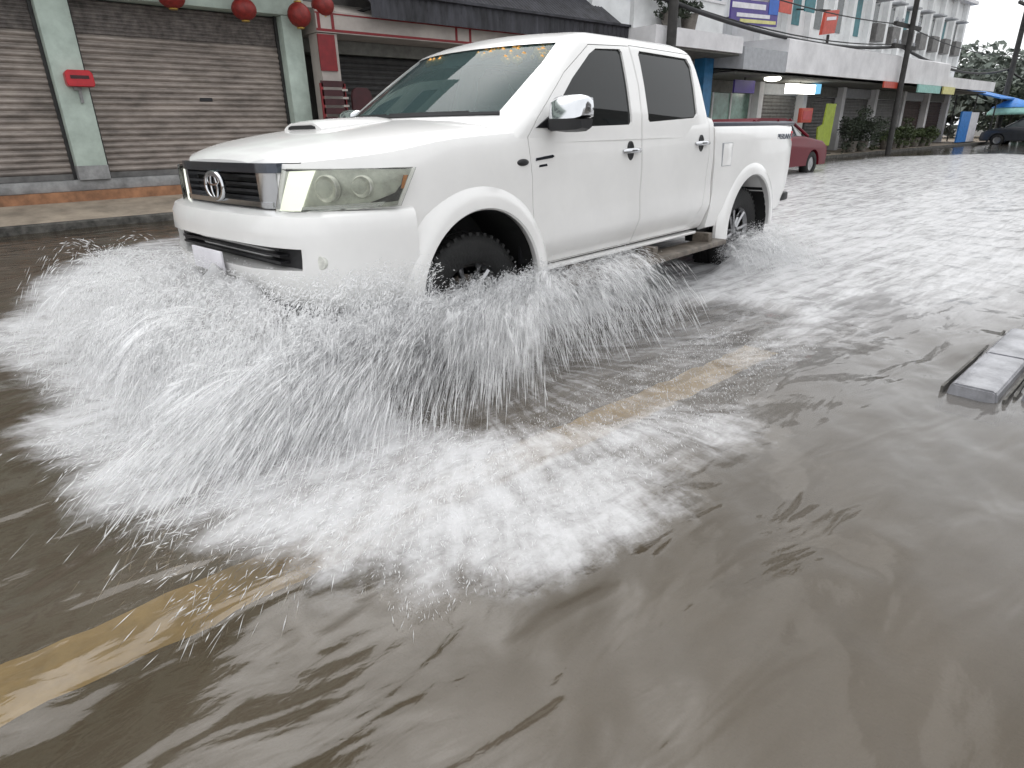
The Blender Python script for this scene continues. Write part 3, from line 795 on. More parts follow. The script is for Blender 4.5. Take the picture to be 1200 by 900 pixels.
    D = np.clip(np.maximum(D, sstep(.02, .12, MD)), 0, 1)
    Z -= .03*sstep(-.1, .15, dh)
    Z = np.where(Y > KY-.05, np.minimum(Z, .01), Z)
    ny, nx = X.shape
    co = np.stack([X, Y, WZ+Z], -1).reshape(-1, 3).astype(np.float32)
    i = np.arange(ny*nx).reshape(ny, nx); f = np.stack([i[:-1, :-1], i[:-1, 1:], i[1:, 1:], i[1:, :-1]], -1).reshape(-1, 4)
    me = bpy.data.meshes.new('flood_water')
    me.vertices.add(len(co)); me.vertices.foreach_set('co', co.ravel())
    me.loops.add(f.size); me.loops.foreach_set('vertex_index', f.ravel().astype(np.int32))
    me.polygons.add(len(f)); me.polygons.foreach_set('loop_start', np.arange(0, f.size, 4, dtype=np.int32))
    me.update(calc_edges=True)
    a = me.attributes.new('foam', 'FLOAT', 'POINT'); a.data.foreach_set('value', D.ravel().astype(np.float32))
    a = me.attributes.new('wake', 'FLOAT', 'POINT'); a.data.foreach_set('value', sstep(1.6, 3.6, lx).ravel().astype(np.float32))
    MK = sstep(.2, 2.0, X+.9*(Y+2.6)*.0)*(1-sstep(.5, 2.5, Y))*(.65+.7*(fbm(X*.9, Y*1.4, 3, 60)-.5))
    a = me.attributes.new('sky_grey', 'FLOAT', 'POINT'); a.data.foreach_set('value', np.clip(MK, 0, 1).ravel().astype(np.float32))  # mask for paler grey water at right, painted in for the sky's reflection
    fl = np.stack([r*1.1, th*6.5, np.zeros_like(r)], -1).reshape(-1, 3).astype(np.float32)
    a = me.attributes.new('flow', 'FLOAT_VECTOR', 'POINT'); a.data.foreach_set('vector', fl.ravel())
    me.polygons.foreach_set('use_smooth', [True]*len(f))
    # material
    m, n, out = nt('flood_water')
    N = n.nodes; L = n.links
    def at(nm):
        q = N.new('ShaderNodeAttribute'); q.attribute_name = nm; return q
    def noise(vec, sc, det=6, ro=.6, dist=0.):
        q = N.new('ShaderNodeTexNoise'); q.inputs['Scale'].default_value = sc; q.inputs['Detail'].default_value = det; q.inputs['Roughness'].default_value = ro; q.inputs['Distortion'].default_value = dist
        L.new(vec, q.inputs['Vector']); return q.outputs['Fac']
    def mth(op, a, b=None, c=None):
        q = N.new('ShaderNodeMath'); q.operation = op
        for k, v in enumerate((a, b, c)):
            if v is None: continue
            if isinstance(v, (int, float)): q.inputs[k].default_value = v
            else: L.new(v, q.inputs[k])
        return q.outputs[0]
    tc = N.new('ShaderNodeTexCoord'); ob = tc.outputs['Object']
    mp = N.new('ShaderNodeMapping'); mp.inputs['Rotation'].default_value = (0, 0, R(26)); mp.inputs['Scale'].default_value = (.55, 3.6, 1); L.new(ob, mp.inputs['Vector'])
    foam = at('foam').outputs['Fac']; wake = at('wake').outputs['Fac']; flow = at('flow').outputs['Vector']
    n1 = noise(flow, 3.2, 8, .62, .3); n2 = noise(mp.outputs['Vector'], 3.4, 8, .62, .6); n3 = noise(ob, 26, 5, .7, 1.2); n4 = noise(ob, 5.5, 5, .6, 1.)
    wk = mth('ADD', mth('MULTIPLY', wake, .62), .38); mixn = mth('ADD', mth('MULTIPLY', n1, mth('SUBTRACT', 1, wk)), mth('MULTIPLY', n2, wk))
    tot = mth('ADD', mth('MULTIPLY', mixn, .58), mth('ADD', mth('MULTIPLY', n3, .16), mth('MULTIPLY', n4, .26)))
    v = mth('ADD', tot, mth('MULTIPLY', foam, .33))
    mr = N.new('ShaderNodeMapRange'); mr.interpolation_type = 'SMOOTHSTEP'; L.new(v, mr.inputs[0]); mr.inputs[1].default_value = .55; mr.inputs[2].default_value = .93
    ff0 = mth('MULTIPLY', mr.outputs[0], mth('MINIMUM', mth('MULTIPLY', foam, 2.2), .84)); veil = mth('MULTIPLY', mth('MULTIPLY', foam, wake), mth('MULTIPLY', mixn, 1.1)); ff = mth('MAXIMUM', ff0, veil)
    # bump
    mpb = N.new('ShaderNodeMapping'); mpb.inputs['Rotation'].default_value = (0, 0, R(32)); mpb.inputs['Scale'].default_value = (1, 2.6, 1); L.new(ob, mpb.inputs['Vector'])
    hb = mth('ADD', mth('MULTIPLY', noise(mpb.outputs['Vector'], 2.2, 2, .4, .8), 1.), mth('ADD', mth('MULTIPLY', noise(mpb.outputs['Vector'], 10, 3, .5, .5), .07), mth('MULTIPLY', noise(ob, 34, 3, .6, .4), .012)))
    bu = N.new('ShaderNodeBump'); bu.inputs['Strength'].default_value = .65; bu.inputs['Distance'].default_value = .035; L.new(hb, bu.inputs['Height'])
    bf = N.new('ShaderNodeBump'); bf.inputs['Strength'].default_value = .45; bf.inputs['Distance'].default_value = .03; L.new(mth('ADD', tot, mth('MULTIPLY', n3, .6)), bf.inputs['Height'])
    # murky body
    di = N.new('ShaderNodeBsdfDiffuse')
    ra = N.new('ShaderNodeValToRGB'); ra.color_ramp.elements[0].color = (.096, .075, .049, 1); ra.color_ramp.elements[1].color = (.148, .123, .094, 1); ra.color_ramp.elements[0].position = .35; ra.color_ramp.elements[1].position = .65
    L.new(noise(mp.outputs['Vector'], .8, 3, .5), ra.inputs['Fac']); sm = N.new('ShaderNodeMix'); sm.data_type = 'RGBA'; L.new(at('sky_grey').outputs['Fac'], sm.inputs[0]); L.new(ra.outputs['Color'], sm.inputs[6]); sm.inputs[7].default_value = (.27, .262, .258, 1); L.new(sm.outputs[2], di.inputs['Color'])
    tr = N.new('ShaderNodeBsdfTransparent'); tr.inputs[0].default_value = (.86, .80, .70, 1)
    m1 = N.new('ShaderNodeMixShader'); m1.inputs[0].default_value = .52; L.new(di.outputs[0], m1.inputs[1]); L.new(tr.outputs[0], m1.inputs[2])
    gl = N.new('ShaderNodeBsdfGlossy'); gl.inputs['Roughness'].default_value = .09; L.new(bu.outputs['Normal'], gl.inputs['Normal'])
    fr = N.new('ShaderNodeFresnel'); fr.inputs[0].default_value = 1.45; L.new(bu.outputs['Normal'], fr.inputs['Normal'])
    m2 = N.new('ShaderNodeMixShader'); L.new(fr.outputs[0], m2.inputs[0]); L.new(m1.outputs[0], m2.inputs[1]); L.new(gl.outputs[0], m2.inputs[2])
    fo = N.new('ShaderNodeBsdfDiffuse'); fo.inputs[0].default_value = (.60, .60, .61, 1); L.new(bf.outputs['Normal'], fo.inputs['Normal'])
    m3 = N.new('ShaderNodeMixShader'); L.new(ff, m3.inputs[0]); L.new(m2.outputs[0], m3.inputs[1]); L.new(fo.outputs[0], m3.inputs[2])
    L.new(m3.outputs[0], out.inputs['Surface'])
    o = link('flood_water', me, m); tag(o, kind='structure')
build_water()

# ------------------------------------------------------------------ splash: ballistic strands of water
def strands(name, pos, dirv, length, width, m):
    """spindles: 5 verts, 6 triangles each"""
    n = len(pos); d = dirv/np.maximum(1e-6, np.linalg.norm(dirv, axis=1, keepdims=True))
    a = np.cross(d, np.array([0.31, .55, .77])); a /= np.maximum(1e-6, np.linalg.norm(a, axis=1, keepdims=True)); b = np.cross(d, a)
    L = length[:, None]; W = width[:, None]
    t = RNG.uniform(-.25, .25, (n, 1))
    V = np.stack([pos-d*L*.5, pos+d*L*t+a*W, pos+d*L*t+(-.5*a+.866*b)*W, pos+d*L*t+(-.5*a-.866*b)*W, pos+d*L*.5], 1)
    F = np.array([(0, 2, 1), (0, 3, 2), (0, 1, 3), (4, 1, 2), (4, 2, 3), (4, 3, 1)])
    f = (F[None]+5*np.arange(n)[:, None, None]).reshape(-1, 3)
    me = bpy.data.meshes.new(name); V = V.reshape(-1, 3).astype(np.float32)
    me.vertices.add(len(V)); me.vertices.foreach_set('co', V.ravel())
    me.loops.add(f.size); me.loops.foreach_set('vertex_index', f.ravel().astype(np.int32))
    me.polygons.add(len(f)); me.polygons.foreach_set('loop_start', np.arange(0, f.size, 3, dtype=np.int32)); me.update(calc_edges=True)
    me.polygons.foreach_set('use_smooth', [True]*len(f))
    return link(name, me, m)
def spray_material():
    m, n, out = nt('spray'); N = n.nodes; L = n.links
    di = N.new('ShaderNodeBsdfDiffuse'); di.inputs[0].default_value = (.985, .985, .99, 1)
    tl = N.new('ShaderNodeBsdfTranslucent'); tl.inputs[0].default_value = (.985, .985, .99, 1)
    mx = N.new('ShaderNodeMixShader'); mx.inputs[0].default_value = .45; L.new(di.outputs[0], mx.inputs[1]); L.new(tl.outputs[0], mx.inputs[2])
    tr = N.new('ShaderNodeBsdfTransparent')
    m2 = N.new('ShaderNodeMixShader'); m2.inputs[0].default_value = .60; L.new(tr.outputs[0], m2.inputs[1]); L.new(mx.outputs[0], m2.inputs[2])
    L.new(m2.outputs[0], out.inputs['Surface']); return m
def hollow(x, y, z): return np.exp(-(((x-.32)/.40)**2+((y+.22)/.42)**2+((z-.24)/.20)**2)**2)
def build_splash():
    P = []; Dv = []; Ln = []; Wd = []
    G = 9.81
    def fam(n, x, y, z, ang, sp, vz, tmax=None, tpow=1., clump=0, wid=(.0012, .003), expo=(.015, .045), jit=.02, tcut=1.):
        u = lambda r: RNG.uniform(r[0], r[1], n)
        if clump:   # shared jets so that the spray reads as ropes of water
            k = RNG.integers(0, clump, n); nc = clump
            cu = lambda r, s: (RNG.uniform(r[0], r[1], nc))[k]+RNG.normal(0, s*(r[1]-r[0]), n)
            X, Y, Z, A, V, VZ = cu(x, .012), cu(y, .05), cu(z, .03), cu(ang, .012), cu(sp, .05), cu(vz, .05)
        else: X, Y, Z, A, V, VZ = u(x), u(y), u(z), u(ang), u(sp), u(vz)
        A = np.radians(A); vx, vy = V*np.cos(A), V*np.sin(A)
        tl = (VZ+np.sqrt(np.maximum(0, VZ**2+2*G*(Z-WZ+.0))))/G
        t = tl*tcut*RNG.uniform(0, 1, n)**tpow
        p = np.stack([X+vx*t, Y+vy*t, Z+VZ*t-.5*G*t*t], -1); d = np.stack([vx, vy, VZ-G*t], -1)
        p += RNG.normal(0, jit, p.shape)*(.3+t[:, None]*1.5)
        p[:, 2] = np.maximum(p[:, 2], WZ+.004)
        sp_ = np.linalg.norm(d, axis=1)
        P.append(p); Dv.append(d); Ln.append(sp_*RNG.uniform(*expo, n)); Wd.append(RNG.uniform(*wid, n)*RNG.choice([.6, 1, 1, 1.7], n))
    # angles: 180 = forwards (-x), 270 = towards the camera side (-y), 0 = backwards
    fine = dict(wid=(.0006, .0016))
    # crest: thick white water breaking along the bumper and the front wheel
    fam(26000, (-.05, 1.5), (-.14, .03), (.26, .50), (178, 262), (.1, 1.0), (.2, 1.1), tpow=1.2, tcut=.55, clump=700, expo=(.008, .03), wid=(.0009, .0024))
    fam(12000, (.0, 1.2), (-.14, .02), (.24, .48), (178, 216), (.5, 1.8), (.2, .9), tpow=1.4, clump=360, expo=(.015, .05), wid=(.0009, .002))
    # apron thrown forwards and outwards
    fam(26000, (.0, .9), (-.16, .04), (.20, .44), (178, 210), (1.0, 3.6), (.1, 1.0), tpow=1.0, clump=900, expo=(.015, .05), **fine)
    fam(8000, (.2, 1.3), (-.14, .02), (.22, .46), (184, 224), (1.4, 3.0), (.2, 1.0), tpow=.9, clump=700, expo=(.02, .07), **fine)
    # bow wave ahead of the bumper
    fam(34000, (-.30, .10), (-.05, 1.85), (.20, .64), (165, 215), (.0, 1.3), (.2, 1.2), clump=600, expo=(.012, .04), wid=(.0009, .002))
    fam(20000, (-.10, .65), (-.24, .08), (.32, .66), (172, 215), (.1, 1.2), (.0, .8), clump=300, expo=(.012, .04), wid=(.0009, .002))
    fam(12000, (-.05, .08), (-.05, 1.9), (.14, .34), (172, 208), (.8, 2.6), (.1, .9), clump=400, expo=(.02, .07), **fine)
    fam(6000, (.0, .6), (1.72, 1.95), (.14, .34), (95, 190), (.8, 2.4), (.3, 1.3), clump=140, expo=(.02, .06), **fine)
    # dome behind the front wheel, falling as a thin curtain
    fam(8000, (1.1, 2.3), (-.08, .02), (.26, .46), (225, 300), (.4, 1.5), (.6, 1.2), tpow=1.2, tcut=.62, clump=300, expo=(.008, .03), **fine)
    fam(3200, (1.1, 2.35), (-.06, .02), (.30, .47), (222, 285), (1.0, 1.8), (.6, 1.1), tpow=.75, clump=420, expo=(.025, .08), **fine)
    fam(3000, (.6, 1.4), (-.10, .0), (.30, .46), (200, 228), (1.5, 2.8), (.4, .9), tpow=.8, clump=260, expo=(.03, .09), **fine)
    # rear wheel
    fam(10000, (3.7, 4.5), (-.14, .06), (.14, .36), (235, 355), (.3, 1.5), (.3, 1.5), clump=260, expo=(.01, .03), **fine)
    fam(6000, (4.0, 4.7), (-.05, .2), (.12, .25), (300, 370), (1., 3.), (.2, .8), expo=(.015, .045), **fine)
    # low churn where the sheet lands
    fam(6000, (-.5, 2.2), (-1.35, -.75), (.10, .12), (190, 260), (.3, 1.0), (.1, .6), expo=(.01, .03), wid=(.0005, .0012))
    fam(6000, (-.7, .2), (-.5, 2.6), (.10, .12), (170, 230), (.3, 1.2), (.2, .7), expo=(.02, .07), **fine)
    fam(7000, (-.85, .3), (-1.0, .6), (.10, .12), (175, 235), (.3, 1.6), (.2, .8), expo=(.015, .05), **fine)
    # droplets
    fam(1800, (.2, 2.2), (-.1, .02), (.2, .5), (190, 330), (.3, 1.6), (.5, 1.6), expo=(.003, .01), wid=(.0008, .002))
    p = np.concatenate(P); d = np.concatenate(Dv); LN = np.concatenate(Ln); WD = np.concatenate(Wd)
    keep = RNG.uniform(0, 1, len(p)) > .88*hollow(p[:, 0], p[:, 1], p[:, 2])
    p = p[keep]; d = d[keep]; LN = LN[keep]; WD = WD[keep]
    c, s = math.cos(PSI), math.sin(PSI)
    p[:, 0] -= 2.6
    W = p.copy(); W[:, 0] = 2.6+p[:, 0]*c-p[:, 1]*s; W[:, 1] = p[:, 0]*s+p[:, 1]*c
    dw = d.copy(); dw[:, 0] = d[:, 0]*c-d[:, 1]*s; dw[:, 1] = d[:, 0]*s+d[:, 1]*c
    o = strands('water_splash', W, dw, LN, WD, spray_material())
    tag(o, 'white water splash thrown up by the wheels of the pickup truck', 'water splash', kind='stuff')
build_splash()
def build_sheets():
    parent = bpy.data.objects['water_splash']; rg_ = np.random.default_rng(5); G = 9.81
    co = []; su = []; sa = []; fc = []; base = 0; NU, NV = 9, 12
    c, s_ = math.cos(PSI), math.sin(PSI)
    fams = [ # n, x, y, z, angle, speed, vz, width, along-axis, t-range, strength
        (90, (-.05, 1.0), (-.14, .0), (.22, .44), (178, 212), (1.0, 3.2), (.1, 1.0), (.12, .34), 'x', (.0, .95), .95),
        (46, (-.26, .05), (.0, 1.8), (.20, .50), (168, 212), (.3, 1.8), (.2, 1.1), (.15, .45), 'y', (.0, .9), 1.),
        (34, (.2, 1.5), (-.12, .0), (.28, .46), (190, 250), (.3, 1.2), (.3, 1.0), (.12, .34), 'x', (.0, .6), 1.),
        (30, (1.1, 2.3), (-.06, .02), (.30, .46), (222, 290), (.8, 1.7), (.6, 1.1), (.15, .40), 'x', (.05, .8), .8),
        (24, (.5, 1.6), (-.1, .0), (.28, .44), (200, 240), (1.4, 2.6), (.4, 1.0), (.15, .4), 'x', (.1, 1.), .6),
        (22, (3.7, 4.5), (-.1, .05), (.14, .32), (240, 350), (.4, 1.6), (.3, 1.3), (.12, .3), 'x', (.0, .9), .8),
        (14, (.0, .5), (1.75, 1.9), (.16, .3), (95, 185), (.8, 2.2), (.3, 1.2), (.15, .35), 'x', (.0, .9), .9)]
    for n, X, Y, Z, A, V, VZ, Wd, ax, tr, st in fams:
        for k in range(n):
            x, y, z, a, v, vz, w = [rg_.uniform(*q) for q in (X, Y, Z, A, V, VZ, Wd)]
            sd = rg_.uniform(0, 100); tl = (vz+math.sqrt(vz*vz+2*G*max(.02, z-WZ)))/G
            U, T = np.meshgrid(np.linspace(0, 1, NU), np.linspace(0, 1, NV))
            aa = np.radians(a+(U-.5)*rg_.uniform(-22, 22)); vv = v*(1+.35*(vnoise(U*3+sd, U*0+k)-.5)); vzz = vz*(1+.5*(vnoise(U*4+sd, U*0+k+50)-.5))
            t = tl*(tr[0]+(tr[1]-tr[0])*T)
            px_ = x+vv*np.cos(aa)*t+(w*(U-.5) if ax == 'x' else 0); py_ = y+vv*np.sin(aa)*t+(w*(U-.5) if ax == 'y' else 0); pz_ = z+vzz*t-.5*G*t*t
            wob = .05*(.3+T); px_ = px_+wob*(fbm(U*4+sd, T*3, 2, 1)-.5); py_ = py_+wob*(fbm(U*4, T*3+sd, 2, 2)-.5); pz_ = np.maximum(WZ+.012, pz_+wob*(fbm(U*4+sd, T*3+sd, 2, 3)-.5))
            wx_ = 2.6+(px_-2.6)*c-py_*s_; wy_ = (px_-2.6)*s_+py_*c
            co.append(np.stack([wx_, wy_, pz_], -1).reshape(-1, 3))
            su.append(np.stack([U*w*26+sd, T*tl*v*5.5+sd, U*0+k], -1).reshape(-1, 3))
            sa.append((st*np.sin(np.pi*np.clip(U, .0, 1))**.7*np.clip(T*6+.35, 0, 1)*np.clip((1-T)*2.2, 0, 1)*(1-.9*hollow(px_, py_, pz_))).ravel())
            i = np.arange(NU*NV).reshape(NV, NU)+base; fc.append(np.stack([i[:-1, :-1], i[:-1, 1:], i[1:, 1:], i[1:, :-1]], -1).reshape(-1, 4)); base += NU*NV
    co = np.concatenate(co).astype(np.float32); f = np.concatenate(fc).astype(np.int32); me = bpy.data.meshes.new('water_sheet')
    me.vertices.add(len(co)); me.vertices.foreach_set('co', co.ravel()); me.loops.add(f.size); me.loops.foreach_set('vertex_index', f.ravel())
    me.polygons.add(len(f)); me.polygons.foreach_set('loop_start', np.arange(0, f.size, 4, dtype=np.int32)); me.update(calc_edges=True)
    q = me.attributes.new('su', 'FLOAT_VECTOR', 'POINT'); q.data.foreach_set('vector', np.concatenate(su).astype(np.float32).ravel())
    q = me.attributes.new('sa', 'FLOAT', 'POINT'); q.data.foreach_set('value', np.concatenate(sa).astype(np.float32))
    me.polygons.foreach_set('use_smooth', [True]*len(f))
    m = spray_material(); m.name = 'water_sheet'; N = m.node_tree.nodes; L = m.node_tree.links
    mixes = [n_ for n_ in N if n_.type == 'MIX_SHADER']; last = [n_ for n_ in mixes if any(l.to_node.type == 'OUTPUT_MATERIAL' for l in n_.outputs[0].links)][0]
    at = N.new('ShaderNodeAttribute'); at.attribute_name = 'su'; al = N.new('ShaderNodeAttribute'); al.attribute_name = 'sa'
    no = N.new('ShaderNodeTexNoise'); no.inputs['Scale'].default_value = 1.0; no.inputs['Detail'].default_value = 7; no.inputs['Roughness'].default_value = .62; no.inputs['Distortion'].default_value = .5; L.new(at.outputs['Vector'], no.inputs['Vector'])
    mr = N.new('ShaderNodeMapRange'); mr.interpolation_type = 'SMOOTHSTEP'; L.new(no.outputs['Fac'], mr.inputs[0]); mr.inputs[1].default_value = .42; mr.inputs[2].default_value = .72
    mu = N.new('ShaderNodeMath'); mu.operation = 'MULTIPLY'; L.new(mr.outputs[0], mu.inputs[0]); L.new(al.outputs['Fac'], mu.inputs[1])
    L.new(mu.outputs[0], last.inputs[0])
    o = link('water_sheet', me, m, parent); o['kind'] = 'stuff'
build_sheets()

# ================================================================== STREET SETTING
def corrugated(bm, x0, x1, y, z0, z1, pitch=.085, depth=.034, mi=0):
    """horizontal-ribbed roller shutter curtain, real relief"""
    n = max(1, int((z1-z0)/pitch)); pts = []
    p = (z1-z0)/n
    for i in range(n):
        z = z0+i*p
        pts += [(z, 0), (z+p*.12, -.4), (z+p*.30, -.9), (z+p*.50, -1.), (z+p*.70, -.9), (z+p*.88, -.4)]
    pts.append((z1, 0)); va = [bm.verts.new((x0, y+d*depth, z)) for z, d in pts]; vb = [bm.verts.new((x1, y+d*depth, z)) for z, d in pts]
    for i in range(len(pts)-1):
        f = bm.faces.new([va[i], vb[i], vb[i+1], va[i+1]]); f.material_index = mi; f.smooth = True
def ribbed_v(bm, x0, x1, ya, za, yb, zb, pitch, depth):
    """vertical-ribbed sheet between two edges"""
    n = int((x1-x0)/pitch)*2
    A = []; B = []
    for i in range(n+1):
        x = x0+(x1-x0)*i/n; o = depth*(1 if i % 2 else -1)
        A.append(bm.verts.new((x, ya+o, za))); B.append(bm.verts.new((x, yb+o, zb)))
    for i in range(n): bm.faces.new([A[i], A[i+1], B[i+1], B[i]])

# pavement and kerb
bm = bmesh.new()
prism(bm, [(KY+.16, .0), (KY+.16, .196), (8.98, .36), (9.6, .36), (60, .36), (60, 0)], 'x', -60, 11.5)
prism(bm, [(KY+.16, .0), (KY+.16, .196), (9.6, .26), (60, .26), (60, 0)], 'x', 11.5, 60)
tag(bm_obj('pavement', bm, M['pave']), kind='structure')
bm = bmesh.new(); prism(bm, [(KY, -.02), (KY+.012, .185), (KY+.03, .198), (KY+.157, .2), (KY+.157, -.02)], 'x', -60, 60)
tag(bm_obj('kerb', bm, M['kerb']), kind='structure')
bm = bmesh.new(); prism(bm, [(-9.3, -.02), (-9.3, .2), (-9.14, .198), (-9.12, -.02)], 'x', -60, 120)
tag(bm_obj('kerb', bm, M['kerb']), kind='structure')

# ---------- mint shophouse with two roller shutters
FY = 9.0
b1 = thing('shophouse', 'mint green shophouse with closed brown roller shutters behind the truck nose', 'building', (1, FY, .36))
def part(name, m, root, bm, smooth=None, parent=None):
    lo = Vector(root.location); me = to_mesh(bm); me.transform(Matrix.Translation(-lo)); return link(name, me, m, parent or root, smooth)
def bpart(name, m, root, *b, bev=0., parent=None):
    bm = bmesh.new(); box(bm, *b, bev=bev); return part(name, m, root, bm, 30 if bev else None, parent)
bpart('step', M['terracotta'], b1, -9.9, 4.62, 8.98, 9.6, .30, .505)
bpart('plinth', M['ledge'], b1, -9.9, 4.62, 9.04, 9.7, .506, .66, bev=.012)
for x0, x1 in ((-9.6, -9.2), (-6.2, -5.8), (-2.95, -2.55), (.70, 1.10), (4.18, 4.52)):
    c = bpart('column', M['mint'], b1, x0, x1, FY, FY+.42, .662, 3.12, bev=.01)
    bpart('column_base', M['ledge'], b1, x0-.004, x1+.004, FY-.006, FY+.40, .661, .86, parent=c)
bpart('beam', M['mint'], b1, -9.65, 4.6, FY-.02, FY+.45, 3.122, 3.62, bev=.01)
for x0, x1 in ((-9.2, -6.2), (-5.8, -2.95), (-2.55, .70), (1.10, 4.18)):
    bm = bmesh.new(); corrugated(bm, x0+.03, x1-.03, FY+.26, .74, 2.66); s = part('shutter', M['shutter'], b1, bm)
    bm = bmesh.new(); corrugated(bm, x0+.03, x1-.03, FY+.265, 2.66, 3.11, .045, .014); part('ventilation_slats', M['perf'], b1, bm, parent=s)
    bpart('bottom_rail', M['shutter_grey'], b1, x0+.03, x1-.03, FY+.22, FY+.29, .664, .745, parent=s)
    for xx in (x0, x1-.05): bpart('guide_rail', M['shutter_dark'], b1, xx+.002, xx+.048, FY+.20, FY+.32, .664, 3.12, parent=s)
    bpart('lock_plate', M['black'], b1, (x0+x1)/2+.05, (x0+x1)/2+.25, FY+.225, FY+.24, 1.78, 1.83, parent=s)
bpart('street_canopy', M['mint'], b1, -9.65, 4.55, 8.25, FY-.021, 3.70, 3.90)
bpart('wall', M['mint'], b1, -9.65, 4.58, FY+.46, FY+10, .3, 10.2)
bpart('upper_wall', M['mint'], b1, -9.65, 4.58, FY+.02, FY+.458, 3.622, 10.2)
for zz in (4.5, 7.4):
    for xx in (-8.8, -7.2, -5.4, -3.9, -2.3, -.7, 1.5, 3.0):
        w = bpart('window', M['window'], b1, xx, xx+1.1, FY-.005, FY+.05, zz, zz+1.5)
        bpart('window_frame', M['white'], b1, xx-.06, xx+1.16, FY-.03, FY+.018, zz-.09, zz-.005, parent=w)
# red box on the column
rb = thing('shrine_box', 'small red enamel box fixed to the mint column', 'shrine box', (.98, FY-.003, 2.02))
bm = bmesh.new(); prism(bm, [(.835, 1.93), (1.155, 1.93), (1.17, 1.97), (1.165, 2.10), (1.13, 2.145), (.86, 2.145), (.82, 2.10), (.82, 1.97)], 'y', FY-.16, FY-.004); bmesh.ops.bevel(bm, geom=bm.edges[:], offset=.008, segments=1, affect='EDGES')
part('case', M['redbox'], rb, bm, 30)
bpart('slot', M['maroon'], rb, .88, 1.11, FY-.165, FY-.161, 2.03, 2.075)
bm = bmesh.new(); box(bm, .955, .99, FY-.06, FY-.004, 1.72, 1.928); box(bm, .90, 1.0, FY-.07, FY-.004, 1.885, 1.927); part('bracket', M['ledge'], rb, bm)
# lanterns
def lantern(x, z, rx, rz, lab):
    t = thing('lantern', lab, 'lantern', (x, 8.72, z), 0, 'red lanterns hanging below the mint beam')
    bm = bmesh.new(); prof = []
    for i in range(13):
        a = -math.pi/2+math.pi*i/12; prof.append((max(.03, rx*math.cos(a)), rz*math.sin(a)))
    lathe(bm, prof, (0, 0, 0), (0, 0, 1), 32)
    for v in bm.verts:
        a = math.atan2(v.co.y, v.co.x); k = 1-.035*abs(math.sin(a*8)); v.co.x *= k; v.co.y *= k
    bm_obj('shade', bm, M['lantern'], t, 60)
    for s in (-1, 1):
        bm = bmesh.new(); lathe(bm, [(0, s*rz*1.08), (.06, s*rz*1.08), (.065, s*rz*.97), (.0, s*rz*.96)], (0, 0, 0), (0, 0, 1), 16); bm_obj('cap', bm, M['gold'], t, 40)
    bm = bmesh.new(); tube(bm, [(0, 0, rz), (0, 0, 3.9-z)], .006, 5); bm_obj('cord', bm, M['cable'], t)
lantern(2.40, 3.16, .19, .15, 'red paper lantern hanging highest, over the middle of the wide shutter')
lantern(3.46, 3.10, .19, .16, 'red paper lantern hanging over the right half of the wide shutter')
lantern(4.38, 3.10, .19, .19, 'red paper lantern hanging in front of the thin mint post by the red panel')
lantern(4.83, 3.28, .19, .17, 'red paper lantern at the cream canopy corner, cut by the picture edge')

# ---------- cream canopy shop
b2 = thing('shop', 'old shop with cream red-lined canopy and dark shutter behind the truck cab', 'building', (8, FY, .36))
bpart('wall', M['wallgrey'], b2, 4.63, 12.65, FY+1.0, FY+10, .2, 9.4)
bpart('plinth', M['ledge'], b2, 4.63, 12.65, 9.04, FY+.99, .2, .60)
bm = bmesh.new(); corrugated(bm, 5.05, 8.4, FY+.5, .60, 2.62, .10, .02); part('shutter', M['shutter_dark'], b2, bm)
bm = bmesh.new(); corrugated(bm, 8.7, 12.3, FY+.5, .60, 2.62, .10, .02); part('shutter', M['shutter_dark'], b2, bm)
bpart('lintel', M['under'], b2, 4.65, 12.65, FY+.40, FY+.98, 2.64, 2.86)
p_ = bpart('pillar', M['cream'], b2, 4.66, 5.02, FY-.30, FY+.05, .605, 2.86)
bpart('red_panel', M['red'], b2, 4.64, 4.96, FY-.33, FY-.302, 2.27, 2.84, parent=p_)
bpart('pillar', M['cream'], b2, 8.42, 8.68, FY+.30, FY+.60, .605, 2.63)
# canopy slab with sloped roof
bm = bmesh.new(); prism(bm, [(FY-.34, 2.87), (FY-.34, 3.20), (FY-.28, 3.22), (FY+.98, 3.55), (FY+.98, 2.87)], 'x', 4.64, 12.65)
cn = part('canopy', M['cream'], b2, bm)
for z0, z1 in ((2.885, 2.925), (3.15, 3.172)): bpart('red_line', M['red'], b2, 4.63, 12.6, FY-.347, FY-.341, z0, z1, parent=cn)
for x in (4.66, 4.92, 7.6, 7.95, 10.6): bpart('red_line', M['red'], b2, x, x+.055, FY-.346, FY-.3415, 2.926, 3.149, parent=cn)
# dark corrugated tin awning above
bm = bmesh.new(); ribbed_v(bm, 5.6, 13.05, FY-.55, 3.36, FY+.9, 4.35, .11, .014)
aw = part('tin_awning', M['tin'], b2, bm)
bm = bmesh.new(); ribbed_v(bm, 5.6, 13.05, FY-.56, 3.14, FY-.56, 3.52, .16, .012); part('tin_valance', M['tin'], b2, bm, parent=aw)
bpart('gutter', M['tin'], b2, 5.6, 13.07, FY-.64, FY-.55, 3.52, 3.57, parent=aw)
for x in (5.8, 8, 10.2, 12.6): bpart('awning_strut', M['black'], b2, x, x+.05, FY-.53, FY+1.0, 3.33, 3.37, parent=aw)

